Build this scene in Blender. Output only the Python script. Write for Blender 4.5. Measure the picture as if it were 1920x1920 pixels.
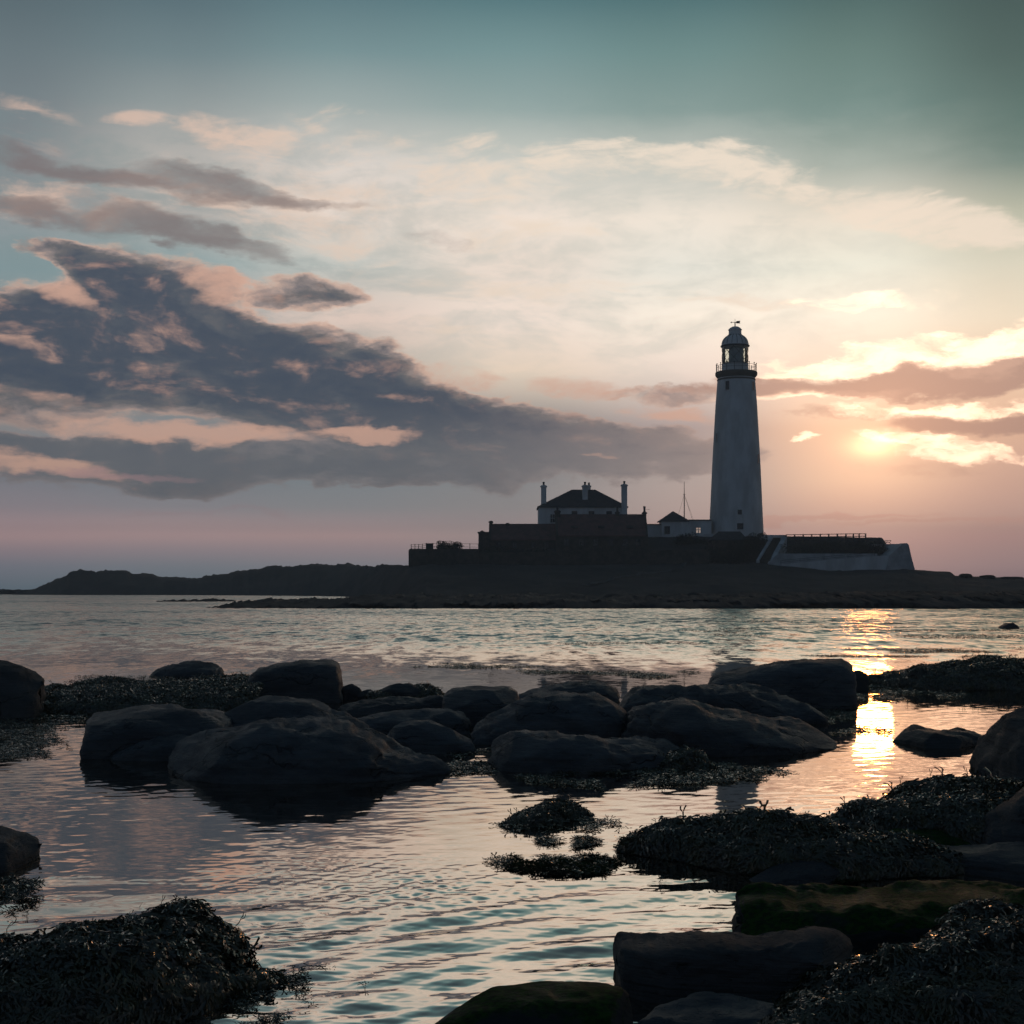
import bpy, bmesh, math, random
import numpy as np
from mathutils import Vector, noise as mnoise

for o in list(bpy.data.objects): bpy.data.objects.remove(o)
C = bpy.context.scene.collection
S = bpy.context.scene
rnd = random.Random(7)

# ------------------------------------------------------------------ camera
F = 2600.0          # focal length in photograph pixels
HOR = 1102.0        # horizon row
H = 1.9             # eye height above the water
cam_d = bpy.data.cameras.new('camera')
cam = bpy.data.objects.new('camera', cam_d); C.objects.link(cam)
cam.location = (0, 0, H); cam.rotation_euler = (math.pi/2, 0, 0)
cam_d.sensor_width = 36; cam_d.sensor_fit = 'HORIZONTAL'
cam_d.lens = 36*F/1920
cam_d.shift_y = (HOR-960)/1920
cam_d.clip_start = 0.1; cam_d.clip_end = 60000
S.camera = cam

# ------------------------------------------------------------------ view and light
S.view_settings.view_transform = 'Standard'
S.view_settings.look = 'None'
S.view_settings.exposure = 0.0
S.view_settings.gamma = 1.0
S.view_settings.use_curve_mapping = False
SUN_AZ = math.atan2(1636-960, F)
SUN_EL = math.atan2(HOR-836, math.hypot(F, 676))
sd = bpy.data.lights.new('sun', 'SUN'); sun = bpy.data.objects.new('sun', sd); C.objects.link(sun)
sd.energy = 0.045; sd.angle = math.radians(1.6); sd.color = (1.0, 0.36, 0.09)
sdir = Vector((math.sin(SUN_AZ)*math.cos(SUN_EL), math.cos(SUN_AZ)*math.cos(SUN_EL), math.sin(SUN_EL)))
sun.rotation_euler = sdir.to_track_quat('Z', 'Y').to_euler()

def lin(c):
    if isinstance(c, (int, float)): c = (c, c, c)
    r = []
    for v in c:
        v = v/255.0
        r.append(v/12.92 if v <= 0.04045 else ((v+0.055)/1.055)**2.4)
    return tuple(r)

class NT:
    """small helper to write node graphs"""
    def __init__(s, tree): s.t = tree; s.n = tree.nodes; s.l = tree.links
    def new(s, t, **kw):
        n = s.n.new(t)
        for k, v in kw.items(): setattr(n, k, v)
        return n
    def put(s, sock, v):
        if v is None: return
        if isinstance(v, bpy.types.NodeSocket): s.l.new(v, sock)
        else:
            if sock.type == 'RGBA' and not isinstance(v, (int, float)) and len(v) == 3: v = (*v, 1)
            sock.default_value = v
    def m(s, op, a, b=None, c=None, clamp=False):
        n = s.new('ShaderNodeMath', operation=op, use_clamp=clamp)
        s.put(n.inputs[0], a); s.put(n.inputs[1], b); s.put(n.inputs[2], c)
        return n.outputs[0]
    def v(s, op, a, b=None, scale=None):
        n = s.new('ShaderNodeVectorMath', operation=op)
        s.put(n.inputs[0], a); s.put(n.inputs[1], b)
        if scale is not None: s.put(n.inputs['Scale'], scale)
        return n.outputs['Value'] if op in ('DOT_PRODUCT', 'LENGTH') else n.outputs[0]
    def mapr(s, x, a, b, c=0.0, d=1.0, smooth=True):
        n = s.new('ShaderNodeMapRange', interpolation_type='SMOOTHSTEP' if smooth else 'LINEAR')
        s.put(n.inputs[0], x); s.put(n.inputs[1], a); s.put(n.inputs[2], b); s.put(n.inputs[3], c); s.put(n.inputs[4], d)
        return n.outputs[0]
    def mix(s, f, a, b, blend='MIX'):
        n = s.new('ShaderNodeMix', data_type='RGBA', blend_type=blend)
        s.put(n.inputs[0], f); s.put(n.inputs[6], a); s.put(n.inputs[7], b)
        return n.outputs[2]
    def noise(s, vec, scale, detail=5, rough=0.5, out='Fac', lac=2.0, dist=0.0):
        n = s.new('ShaderNodeTexNoise')
        s.put(n.inputs['Vector'], vec); s.put(n.inputs['Scale'], scale); s.put(n.inputs['Detail'], detail)
        s.put(n.inputs['Roughness'], rough); s.put(n.inputs['Lacunarity'], lac); s.put(n.inputs['Distortion'], dist)
        return n.outputs[out]
    def mapping(s, vec, loc=(0, 0, 0), rot=(0, 0, 0), sc=(1, 1, 1), kind='POINT'):
        n = s.new('ShaderNodeMapping', vector_type=kind)
        s.put(n.inputs[0], vec); n.inputs[1].default_value = loc; n.inputs[2].default_value = rot; n.inputs[3].default_value = sc
        return n.outputs[0]
    def ramp(s, x, stops, interp='LINEAR'):
        n = s.new('ShaderNodeValToRGB'); cr = n.color_ramp; cr.interpolation = interp
        s.put(n.inputs[0], x)
        while len(cr.elements) > 1: cr.elements.remove(cr.elements[-1])
        for i, (p, c) in enumerate(stops):
            e = cr.elements[0] if i == 0 else cr.elements.new(p)
            e.position = p; e.color = (*c[:3], c[3] if len(c) > 3 else 1)
        return n.outputs[0], n.outputs[1]

# ------------------------------------------------------------------ sky (direction space: a = azimuth, e = elevation, thousands of photo pixels)
def ae(px, py):
    x, y, z = px-960, F, HOR-py
    return (math.atan2(x, y)*F/1000, math.atan2(z, math.hypot(x, y))*F/1000)

world = bpy.data.worlds.new('World'); S.world = world; world.use_nodes = True
def build_world():
    t = world.node_tree; t.nodes.clear(); N = NT(t)
    tc = N.new('ShaderNodeTexCoord'); d = tc.outputs['Generated']
    d = N.v('NORMALIZE', d)
    sep = N.new('ShaderNodeSeparateXYZ'); N.put(sep.inputs[0], d)
    X, Y, Z = sep.outputs
    az = N.m('ARCTAN2', X, Y)
    el = N.m('ARCSINE', N.m('MAXIMUM', Z, 0.0))
    A = N.m('MULTIPLY', az, F/1000); E = N.m('MULTIPLY', el, F/1000)
    cmb = N.new('ShaderNodeCombineXYZ'); N.put(cmb.inputs[0], A); N.put(cmb.inputs[1], E)
    P = cmb.outputs[0]
    # domain warps
    w1 = N.v('SUBTRACT', N.noise(N.mapping(P, sc=(2.2, 5.0, 1)), 1.0, 3, 0.55, 'Color'), (0.5, 0.5, 0.5))
    w2 = N.v('SUBTRACT', N.noise(N.mapping(P, loc=(3, 7, 1), rot=(0, 0, -0.12), sc=(7, 18, 1)), 1.0, 5, 0.62, 'Color'), (0.5, 0.5, 0.5))
    w0 = N.v('SUBTRACT', N.noise(N.mapping(P, loc=(7,2,0), rot=(0,0,-.15), sc=(1.6, 4.0, 1)), 1.0, 1, 0.5, 'Color'), (0.5, 0.5, 0.5))
    Pb = N.v('ADD', P, N.v('MULTIPLY', w0, (0.20, 0.09, 0)))
    Ps = N.v('ADD', P, N.v('MULTIPLY', w1, (0.20, 0.09, 0)))          # soft warp
    Pd = N.v('ADD', Ps, N.v('MULTIPLY', w2, (0.13, 0.075, 0)))        # detailed warp
    sp = N.new('ShaderNodeSeparateXYZ'); N.put(sp.inputs[0], Pb)
    As = N.m('ADD', N.m('MULTIPLY', A, 0.5), N.m('MULTIPLY', sp.outputs[0], 0.5))
    Es = N.m('ADD', N.m('MULTIPLY', E, 0.45), N.m('MULTIPLY', sp.outputs[1], 0.55))
    # keep horizon layers level
    lvl = N.mapr(E, 0.10, 0.30)
    Es = N.m('ADD', N.m('MULTIPLY', E, N.m('SUBTRACT', 1.0, lvl)), N.m('MULTIPLY', Es, lvl))
    rows = [1102, 1060, 1030, 1005, 975, 950, 900, 800, 700, 600, 500, 400, 300, 200, 100, 0, -150, -500, -1300]
    g = {
     0:   [(88,98,112),(112,110,124),(140,120,130),(164,132,137),(150,126,134),(130,118,128),(112,110,121),(122,118,124),(150,140,140),(150,150,150),(126,144,148),(136,142,144),(124,130,134),(112,124,130),(98,116,123),(84,105,113),(66,90,100),(46,68,80),(30,46,60)],
     320: [(92,103,115),(114,114,126),(142,124,133),(166,135,139),(150,128,134),(127,120,129),(108,110,120),(116,118,126),(140,134,138),(160,158,156),(132,152,154),(165,162,158),(176,170,163),(140,150,150),(104,128,134),(82,110,119),(64,92,103),(46,70,82),(30,46,60)],
     640: [(104,110,120),(124,120,131),(148,128,136),(168,137,140),(148,130,136),(128,124,131),(114,117,126),(116,117,127),(165,152,150),(204,184,172),(178,180,174),(214,200,189),(202,192,182),(150,166,164),(108,142,146),(80,118,127),(62,98,110),(46,74,86),(30,48,62)],
     960: [(118,116,124),(138,126,135),(158,134,140),(170,145,147),(152,136,141),(140,132,137),(128,126,133),(126,122,129),(214,190,178),(226,209,196),(220,205,192),(225,211,198),(192,191,181),(140,165,162),(106,146,148),(72,119,126),(60,100,110),(46,76,88),(30,48,62)],
     1280:[(140,125,130),(172,146,148),(186,152,151),(196,162,157),(190,166,159),(186,166,159),(178,164,158),(170,156,153),(226,209,196),(240,228,212),(218,216,205),(226,216,202),(190,190,179),(126,156,151),(100,141,139),(68,115,119),(58,97,104),(46,74,84),(30,48,60)],
     1600:[(150,128,131),(184,152,150),(198,160,154),(211,170,160),(218,180,163),(224,184,163),(238,198,168),(240,198,166),(240,214,190),(242,231,212),(221,221,206),(218,209,193),(152,166,154),(108,144,137),(94,130,123),(72,109,106),(58,92,94),(44,70,78),(30,46,58)],
     1920:[(134,116,123),(170,142,143),(182,148,145),(192,152,146),(200,162,150),(203,165,151),(206,167,149),(216,176,150),(238,204,174),(236,221,196),(214,210,190),(182,184,165),(106,135,125),(84,119,111),(74,104,98),(66,94,90),(52,80,84),(40,64,72),(30,44,56)],
    }
    EM = 1.9
    cols = sorted(g)
    tv = N.m('DIVIDE', Es, EM, clamp=True)
    cur = None
    for i, px in enumerate(cols):
        st = []
        for r, c in zip(rows, g[px]):
            c = lin(c); se_ = max(.012, (HOR-r)/F); dp = min(1300, 58/se_)*.0007; k = (1.18 if 250 < r < 760 and 500 < px < 1700 else 1.05)*(1+(.72+.75*max(0, min(1, (1200-px)/700)))*(1-math.exp(-dp))); gk = 1.06 if r > 650 and px < 1200 else 1.0
            m_ = sum(c)/3; sat = .60 if r < -50 else (.74 if r < 350 else 1.0)
            st.append((max(0.0, ae(px, r)[1]/EM), ((m_+(c[0]-m_)*sat)*k, (m_+(c[1]-m_)*sat)*k*gk, (m_+(c[2]-m_)*sat)*k*(.97 if gk > 1 else 1))))
        c, _ = N.ramp(tv, st)
        if cur is None: cur = c
        else:
            a0 = ae(cols[i-1], 900)[0]; a1 = ae(px, 900)[0]
            cur = N.mix(N.mapr(As, a0, a1), cur, c)
    base = cur
    rots = {}
    def ell(vec, px, py, rx, ry, rot=0.0):
        a, e = ae(px, py); r = 6*round(rot/6); t = math.radians(r); ct, st = math.cos(t), math.sin(t)
        key = (vec.as_pointer(), r)
        if r == 0: rots[key] = vec
        if key not in rots:
            c = N.new('ShaderNodeCombineXYZ')
            N.put(c.inputs[0], N.v('DOT_PRODUCT', vec, (ct, st, 0))); N.put(c.inputs[1], N.v('DOT_PRODUCT', vec, (-st, ct, 0)))
            rots[key] = c.outputs[0]
        ix, iy = 1000/rx, 1000/ry; ra, re = a*ct+e*st, -a*st+e*ct
        n = N.new('ShaderNodeVectorMath', operation='MULTIPLY_ADD')
        N.put(n.inputs[0], rots[key]); n.inputs[1].default_value = (ix, iy, 0); n.inputs[2].default_value = (-ra*ix, -re*iy, 0)
        q = n.outputs[0]
        return N.m('MULTIPLY_ADD', N.v('DOT_PRODUCT', q, q), -1.0, 1.0, clamp=True)
    def union(vec, L):
        r = None
        for item in L:
            w = item[5] if len(item) > 5 else 1.0
            x = ell(vec, *item[:5])
            if w != 1.0: x = N.m('MULTIPLY', x, w)
            r = x if r is None else N.m('MULTIPLY_ADD', x, N.m('SUBTRACT', 1.0, r, clamp=True), r)
        return r
    # streaky and billowy noises
    nst = N.noise(N.mapping(Ps, rot=(0, 0, -0.16), sc=(5.0, 22, 1)), 1.0, 9, 0.60, dist=0.5)
    nbi = N.noise(N.mapping(Ps, loc=(5, 1, 0), sc=(6.0, 13, 1)), 1.0, 10, 0.655, dist=0.2)
    Po = N.v('ADD', Ps, (0.030, 0.016, 0))
    nb2 = N.noise(N.mapping(Po, loc=(5, 1, 0), sc=(6.0, 13, 1)), 1.0, 7, 0.655, dist=0.2)
    rel = N.m('SUBTRACT', nbi, nb2)
    nfi = N.noise(N.mapping(Pd, loc=(1, 9, 0), rot=(0, 0, 0.10), sc=(13, 34, 1)), 1.0, 7, 0.62)
    # 1. high thin cloud, cream where the light comes through
    cir = union(Ps, [(430,245,220,34,-8,.75),(640,212,110,22,0,.6),(800,270,200,30,0,.6),(60,260,160,30,0,.4),(480,350,330,60,-8,.7),(560,270,260,50,-6,.7),(900,345,330,70,4,.8),(1230,300,300,50,0,.9),(1420,330,260,50,-8,.8),
                     (1700,390,240,46,-10,.95),(560,430,300,46,-4,.7),(1000,440,330,46,0,.6),(150,370,220,60,0,.8),(60,200,130,30,0,.5),
                     (252,212,60,12,0,.9),(1830,440,160,40,-10,.9),(850,530,300,50,-5,.7),(1130,540,300,40,0,.5),(850,640,260,50,-10,.6),(1420,560,200,24,-4,.8),(520,205,160,14,-20,.5)])
    ci = N.m('ADD', cir, N.m('MULTIPLY', N.m('SUBTRACT', nst, 0.5), 2.2))
    ci = N.m('ADD', ci, N.m('MULTIPLY', N.m('SUBTRACT', nfi, 0.5), 1.3))
    ci = N.m('MULTIPLY', N.m('MULTIPLY', N.mapr(ci, 0.36, 1.15), N.mapr(cir, 0.0, 0.55)), N.mapr(E, .98, .80))
    aw = N.mapr(A, -0.9, 0.3)
    thin = N.m('MULTIPLY', N.mapr(N.m('ADD', nbi, N.m('MULTIPLY', nst, .6)), .92, .62), N.m('MULTIPLY', N.m('MULTIPLY', N.mapr(E, .30, .5), N.mapr(E, .92, .72)), N.mapr(A, 1.1, .2)))
    base = N.mix(N.m('MULTIPLY', thin, 0.42), base, N.mix(N.mapr(A, -.5, .1), lin((128,150,152)), lin((196,203,194))))
    col = N.mix(N.m('MULTIPLY', ci, 0.85), base, N.mix(aw, lin((226,194,176)), lin((253,236,216))))
    # 2. grey streaks upper left
    gs = union(Pd, [(190,320,290,28,-4,.95),(440,342,190,26,-12,.9),(90,385,190,24,-5,.85),(330,415,210,28,-12,.85),(410,448,160,26,-10,.8),(620,372,90,14,0,.35),(800,440,90,20,-10,.35)])
    gd = N.mapr(N.m('ADD', gs, N.m('MULTIPLY', N.m('SUBTRACT', N.m('ADD', N.m('MULTIPLY', nst, .5), N.m('MULTIPLY', nfi, .5)), 0.5), 1.8)), 0.0, 1.0)
    gd = N.m('MULTIPLY', gd, N.mapr(gs, 0.0, 0.25))
    col = N.mix(N.m('MULTIPLY', gd, 0.80), col, lin((128,116,116)))
    # 3. the dark cloud bank
    bankL = [(60,670,340,140,0,1.3),(330,610,260,135,-22,1.3),(250,520,190,48,-18,.9),(140,470,110,30,-10,.8),(480,690,290,120,-14,1.35),(700,755,320,95,-12,1.35),(930,805,330,72,-10,1.3),
             (1160,835,280,50,-5,1.0),(590,545,130,36,0,.75),(60,845,330,26,0,.9),(380,880,520,60,0,.9),(500,760,300,70,-8,1),(1240,735,140,26,0,.6),(1000,870,500,60,0,.7),(60,590,160,60,0,.9)]
    def density(vec, nb, nf):
        u = union(vec, bankL)
        dd = N.m('ADD', u, N.m('MULTIPLY', N.m('SUBTRACT', nb, 0.5), 1.15))
        dd = N.m('ADD', dd, N.m('MULTIPLY', N.m('SUBTRACT', nf, 0.5), 0.85))
        return N.m('MULTIPLY', dd, N.mapr(u, 0.0, 0.22)), u
    D, U = density(Pd, nbi, nfi)
    rc, ra = N.ramp(D, [(0.0, (*lin((232,196,174)), 0)), (0.14, (*lin((232,192,168)), .30)), (0.32, (*lin((218,176,155)), .70)), (0.50, (*lin((160,143,139)), .90)),
                        (0.68, (*lin((112,110,112)), .98)), (0.86, (*lin((91,97,106)), 1)), (1.0, (*lin((78,87,100)), 1))])
    dim = N.mapr(A, -0.2, 0.45)                                       # bank thins toward the sun
    rc = N.mix(N.m('MULTIPLY', dim, 0.45), rc, lin((190,168,160)))
    rc = N.mix(N.mapr(rel, 0.00, 0.30, 0, .85), rc, lin((206,164,146)))
    rc = N.mix(N.mapr(rel, 0.0, -0.16, 0, .6), rc, lin((68,80,97)))
    low = N.mapr(E, 0.36, 0.22)                                       # the base of the bank is flat grey, without lit rims
    rc = N.mix(N.m('MULTIPLY', low, .8), rc, N.mix(dim, lin((114,117,123)), lin((162,153,152))))
    ra = N.m('MULTIPLY', ra, N.m('SUBTRACT', 1.0, N.m('MULTIPLY', low, N.mapr(D, .42, .15))))
    col = N.mix(ra, col, rc)
    ph = union(Pd, [(330,818,300,28,-2),(690,812,130,22,-3),(110,880,190,24,-4,.9),(60,750,170,26,0,.7),(280,640,50,30,0,.5),(110,540,90,40,-30,.7),(420,540,120,38,-20,.9),
                    (880,800,50,10,0,.5),(1130,860,60,9,0,.5),(30,650,80,20,-20,.5),(860,700,140,20,-14,.6),(1130,730,220,24,-4,.7),(1260,775,160,20,-6,.8)])
    pd_ = N.m('MULTIPLY', N.mapr(N.m('ADD', ph, N.m('MULTIPLY', N.m('SUBTRACT', nbi, 0.5), 2.0)), 0.25, 0.95), N.mapr(ph, 0.0, 0.3))
    col = N.mix(N.m('MULTIPLY', pd_, 0.8), col, lin((228,182,160)))
    # 4. clouds by the sun
    sb = union(Pd, [(1600,680,240,26,4,.9),(1800,655,220,38,8,.9),(1500,738,240,14,0,.8),(1780,762,280,18,2,.9),(1760,836,220,27,-6,1.0),(1480,822,40,8,0,.8),(1600,560,200,20,3,.35),(1560,665,180,22,4,.8),(1890,640,120,50,25,.9)])
    sbd = N.mapr(N.m('ADD', N.m('ADD', sb, N.m('MULTIPLY', N.m('SUBTRACT', nfi, 0.5), 2.6)), N.m('MULTIPLY', N.m('SUBTRACT', nbi, 0.5), 1.3)), 0.10, 1.05)
    sbd = N.m('MULTIPLY', sbd, N.mapr(sb, 0.0, 0.25))
    bright = N.mix(N.mapr(A, 0.2, 0.6), lin((246,214,190)), (2.4, 1.60, 1.10, 1))
    col = N.mix(sbd, col, bright)
    sk = union(Pd, [(1560,722,250,28,0,.9),(1760,700,240,38,6),(1880,700,150,40,8),(1330,720,170,20,3,.7),(1850,790,260,26,-2,.9),(1600,775,260,12,0,.5),(1720,880,300,22,0,.25)])
    skd = N.m('MULTIPLY', N.mapr(N.m('ADD', sk, N.m('MULTIPLY', N.m('SUBTRACT', nbi, 0.5), 1.5)), 0.2, 0.8), N.mapr(sk, 0.0, 0.25))
    col = N.mix(N.m('MULTIPLY', skd, 0.9), col, lin((188,152,138)))
    # pink streaks near the horizon
    hz = union(Pd, [(1500,975,400,8,0,.9),(1780,985,300,8,0,.8),(300,955,420,7,0,.5),(200,893,240,12,-2,.8)])
    hzd = N.m('MULTIPLY', N.mapr(N.m('ADD', hz, N.m('MULTIPLY', N.m('SUBTRACT', nst, 0.5), 1.2)), 0.2, 0.9), N.mapr(hz, 0, .3))
    col = N.mix(N.m('MULTIPLY', hzd, 0.6), col, N.mix(N.mapr(A, -.3, .3), lin((182,146,148)), lin((240,184,168))))
    # sun behind the cloud: glow and core
    sa, se = ae(1636, 840)
    q = N.v('LENGTH', N.v('SUBTRACT', P, (sa, se, 0)))
    halo = N.m('EXPONENT', N.m('MULTIPLY', q, -6.0))
    col = N.mix(1.0, col, N.mix(N.m('MULTIPLY', halo, 0.68), (0, 0, 0, 1), (1.0, 0.45, 0.20, 1)), 'ADD')
    qc = N.v('MULTIPLY', N.v('SUBTRACT', P, (sa+.004, se+.004, 0)), (1/.042, 1/.020, 0))
    core = N.m('EXPONENT', N.m('MULTIPLY', N.v('DOT_PRODUCT', qc, qc), -1.0))
    col = N.v('ADD', col, N.v('SCALE', (1.4, .85, .38), scale=core))
    # away from the sunrise the sky is dim
    ny = N.new('ShaderNodeTexSky', sky_type='NISHITA')
    ny.sun_disc = False; ny.sun_elevation = SUN_EL; ny.sun_rotation = SUN_AZ
    nyc = N.v('SCALE', ny.outputs[0], scale=0.05)
    west = N.mix(N.mapr(Z, 0.0, 0.7), lin((78,86,102)), lin((40,60,78)))
    west = N.v('ADD', west, N.v('SCALE', nyc, scale=0.03))
    back = N.mapr(N.m('ABSOLUTE', az), math.radians(32), math.radians(100))
    back = N.m('MAXIMUM', back, N.mapr(Z, 0.45, 0.85))
    col = N.mix(back, col, west)
    bg = N.new('ShaderNodeBackground'); N.put(bg.inputs[0], col); bg.inputs[1].default_value = 1.0
    out = N.new('ShaderNodeOutputWorld'); N.l.new(bg.outputs[0], out.inputs[0])
    world.cycles.sampling_method = 'MANUAL'; world.cycles.sample_map_resolution = 1024
build_world()

# ------------------------------------------------------------------ helpers
def gx(px, Y): return (px-960)/F*Y
def gz(py, Y): return H-(py-HOR)/F*Y
def wy(py): return H*F/max(py-HOR, 0.5)      # distance of a water-level point
def tag(o, label=None, cat=None, group=None, kind=None):
    if label: o['label'] = label
    if cat: o['category'] = cat
    if group: o['group'] = group
    if kind: o['kind'] = kind
    return o
def empty(name, loc, label=None, cat=None, group=None):
    o = bpy.data.objects.new(name, None); C.objects.link(o); o.location = loc; o.empty_display_size = .1
    return tag(o, label, cat, group)
def link_mesh(name, me, mat, parent=None, smooth=False):
    if mat: me.materials.append(mat)
    if smooth: me.shade_smooth()
    o = bpy.data.objects.new(name, me); C.objects.link(o)
    if parent:
        o.parent = parent
        # vertices are given in world coordinates: bring them into the parent's frame
        p = parent; off = Vector((0, 0, 0))
        while p: off += p.location; p = p.parent
        if off.length: me.transform(__import__('mathutils').Matrix.Translation(-off))
    return o
def np_mesh(name, V, Q):
    me = bpy.data.meshes.new(name)
    V = np.asarray(V, np.float32); Q = np.asarray(Q, np.int32)
    me.vertices.add(len(V)); me.vertices.foreach_set('co', V.ravel())
    k = Q.shape[1]
    me.loops.add(Q.size); me.loops.foreach_set('vertex_index', Q.ravel())
    me.polygons.add(len(Q)); me.polygons.foreach_set('loop_start', np.arange(0, Q.size, k, dtype=np.int32))
    me.update(calc_edges=True); me.validate()
    return me
class MB:
    def __init__(s): s.v = []; s.f = []
    def add(s, vs, fs):
        b = len(s.v); s.v += [tuple(p) for p in vs]; s.f += [tuple(b+i for i in q) for q in fs]; return s
    def box(s, x0, x1, y0, y1, z0, z1):
        return s.add([(x0,y0,z0),(x1,y0,z0),(x1,y1,z0),(x0,y1,z0),(x0,y0,z1),(x1,y0,z1),(x1,y1,z1),(x0,y1,z1)],
                     [(0,3,2,1),(4,5,6,7),(0,1,5,4),(1,2,6,5),(2,3,7,6),(3,0,4,7)])
    def bar(s, a, b, r, n=6, r2=None):
        a = Vector(a); b = Vector(b); d = (b-a).normalized(); r2 = r if r2 is None else r2
        u = d.orthogonal().normalized(); w = d.cross(u)
        vs = []
        for p, rr in ((a, r), (b, r2)):
            for i in range(n):
                t = 2*math.pi*i/n; vs.append(p+(u*math.cos(t)+w*math.sin(t))*rr)
        fs = [(i, (i+1) % n, n+(i+1) % n, n+i) for i in range(n)]+[tuple(range(n-1, -1, -1)), tuple(range(n, 2*n))]
        return s.add(vs, fs)
    def lathe(s, cx, cy, prof, n=64, cap=True):
        vs = []
        for r, z in prof:
            for i in range(n):
                t = 2*math.pi*i/n; vs.append((cx+r*math.cos(t), cy+r*math.sin(t), z))
        fs = []
        for k in range(len(prof)-1):
            for i in range(n): fs.append((k*n+i, k*n+(i+1) % n, (k+1)*n+(i+1) % n, (k+1)*n+i))
        if cap: fs += [tuple(range(n-1, -1, -1)), tuple(range((len(prof)-1)*n, len(prof)*n))]
        return s.add(vs, fs)
    def gable(s, x0, x1, y0, y1, ze, zr, over=.25, th=.18):
        """roof with ridge along x: two slabs"""
        ym = (y0+y1)/2
        for sg in (-1, 1):
            ye = ym+sg*((y1-y0)/2+over); zz = ze-(zr-ze)*over/((y1-y0)/2)
            s.add([(x0,ye,zz),(x1,ye,zz),(x1,ym,zr),(x0,ym,zr),(x0,ye,zz+th),(x1,ye,zz+th),(x1,ym,zr+th),(x0,ym,zr+th)],
                  [(0,3,2,1),(4,5,6,7),(0,1,5,4),(1,2,6,5),(2,3,7,6),(3,0,4,7)])
        return s
    def hip(s, x0, x1, y0, y1, ze, zr, xr0, xr1, th=.15):
        ym = (y0+y1)/2
        s.box(x0, x1, y0, y1, ze-th, ze-.003)
        s.add([(x0,y0,ze),(x1,y0,ze),(x1,y1,ze),(x0,y1,ze),(xr0,ym,zr),(xr1,ym,zr)],
              [(0,1,5,4),(1,2,5),(2,3,4,5),(3,0,4),(0,3,2,1)])
        return s
    def prism(s, poly, y0, y1):
        """polygon in the x-z plane given thickness along y"""
        n = len(poly)
        vs = [(x, y0, z) for x, z in poly]+[(x, y1, z) for x, z in poly]
        fs = [tuple(range(n)), tuple(range(2*n-1, n-1, -1))]+[(i, n+i, n+(i+1) % n, (i+1) % n) for i in range(n)]
        return s.add(vs, fs)
    def build(s, name, mat, parent=None, smooth=False, bevel=0):
        me = bpy.data.meshes.new(name); me.from_pydata(s.v, [], s.f); me.update()
        bm = bmesh.new(); bm.from_mesh(me); bmesh.ops.recalc_face_normals(bm, faces=bm.faces)
        if bevel: bmesh.ops.bevel(bm, geom=[e for e in bm.edges if len(e.link_faces) == 2 and e.calc_face_angle(0) > .5], offset=bevel, segments=2, affect='EDGES')
        bm.to_mesh(me); bm.free()
        o = link_mesh(name, me, mat, parent)
        if smooth:
            for p in me.polygons: p.use_smooth = True
            me.set_sharp_from_angle(angle=math.radians(40))
        return o

# ------------------------------------------------------------------ materials
def material(name, c1, c2=None, rough=.8, nscale=3.0, bump=.3, bscale=20, spec=.5, stretch=(1, 1, 1), third=None, bdist=.02, detail=6):
    m = bpy.data.materials.new(name); m.use_nodes = True; t = m.node_tree; N = NT(t)
    b = t.nodes['Principled BSDF']; geo = N.new('ShaderNodeNewGeometry'); pos = N.mapping(geo.outputs['Position'], sc=stretch)
    n = N.noise(pos, nscale, detail, .6)
    c2 = c2 or tuple(x*.7 for x in c1)
    col = N.mix(N.mapr(n, .35, .65), c1, c2)
    if third:
        c3, amt, sc = third
        n3 = N.noise(pos, sc, 5, .65)
        col = N.mix(N.mapr(n3, 1-amt-.08, 1-amt+.08), col, c3)
    N.put(b.inputs['Base Color'], col)
    b.inputs['Specular IOR Level'].default_value = spec
    N.put(b.inputs['Roughness'], N.mapr(N.noise(pos, nscale*2.3, 4), .3, .7, max(0.02, rough-.12), min(1, rough+.12)))
    if bump:
        bn = N.new('ShaderNodeBump'); bn.inputs['Strength'].default_value = bump; bn.inputs['Distance'].default_value = bdist
        N.put(bn.inputs['Height'], N.noise(pos, bscale, 8, .62)); N.l.new(bn.outputs[0], b.inputs['Normal'])
    return m
M = {}
M['rock'] = material('wet_rock', (.085,.088,.090), (.050,.054,.058), .62, 1.3, .9, 9, .28, (1,1,3.0), bdist=.03)
M['rock_light'] = material('weathered_rock', (.098,.104,.108), (.058,.063,.068), .68, 1.6, .9, 8, .3, (1,1,3.5), bdist=.03)
M['rock_dark'] = material('dark_rock', (.070,.072,.073), (.045,.047,.049), .62, 1.3, .8, 9, .2, (1,1,2.0), bdist=.03)
M['rock_black'] = material('dark_basalt', (.085,.084,.082), (.060,.060,.060), .75, 1.3, .8, 9, .12, (1,1,2.0), bdist=.03)  # plain dark stone colour for the edge boulders and squared slab
M['weed'] = material('brown_seaweed', (.060,.056,.040), (.085,.082,.040), .17, 6, .2, 60, .6, bdist=.004)
M['weed_base'] = material('matted_seaweed', (.070,.068,.060), (.090,.090,.066), .55, 9, 1.0, 40, .4, bdist=.02)
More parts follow.
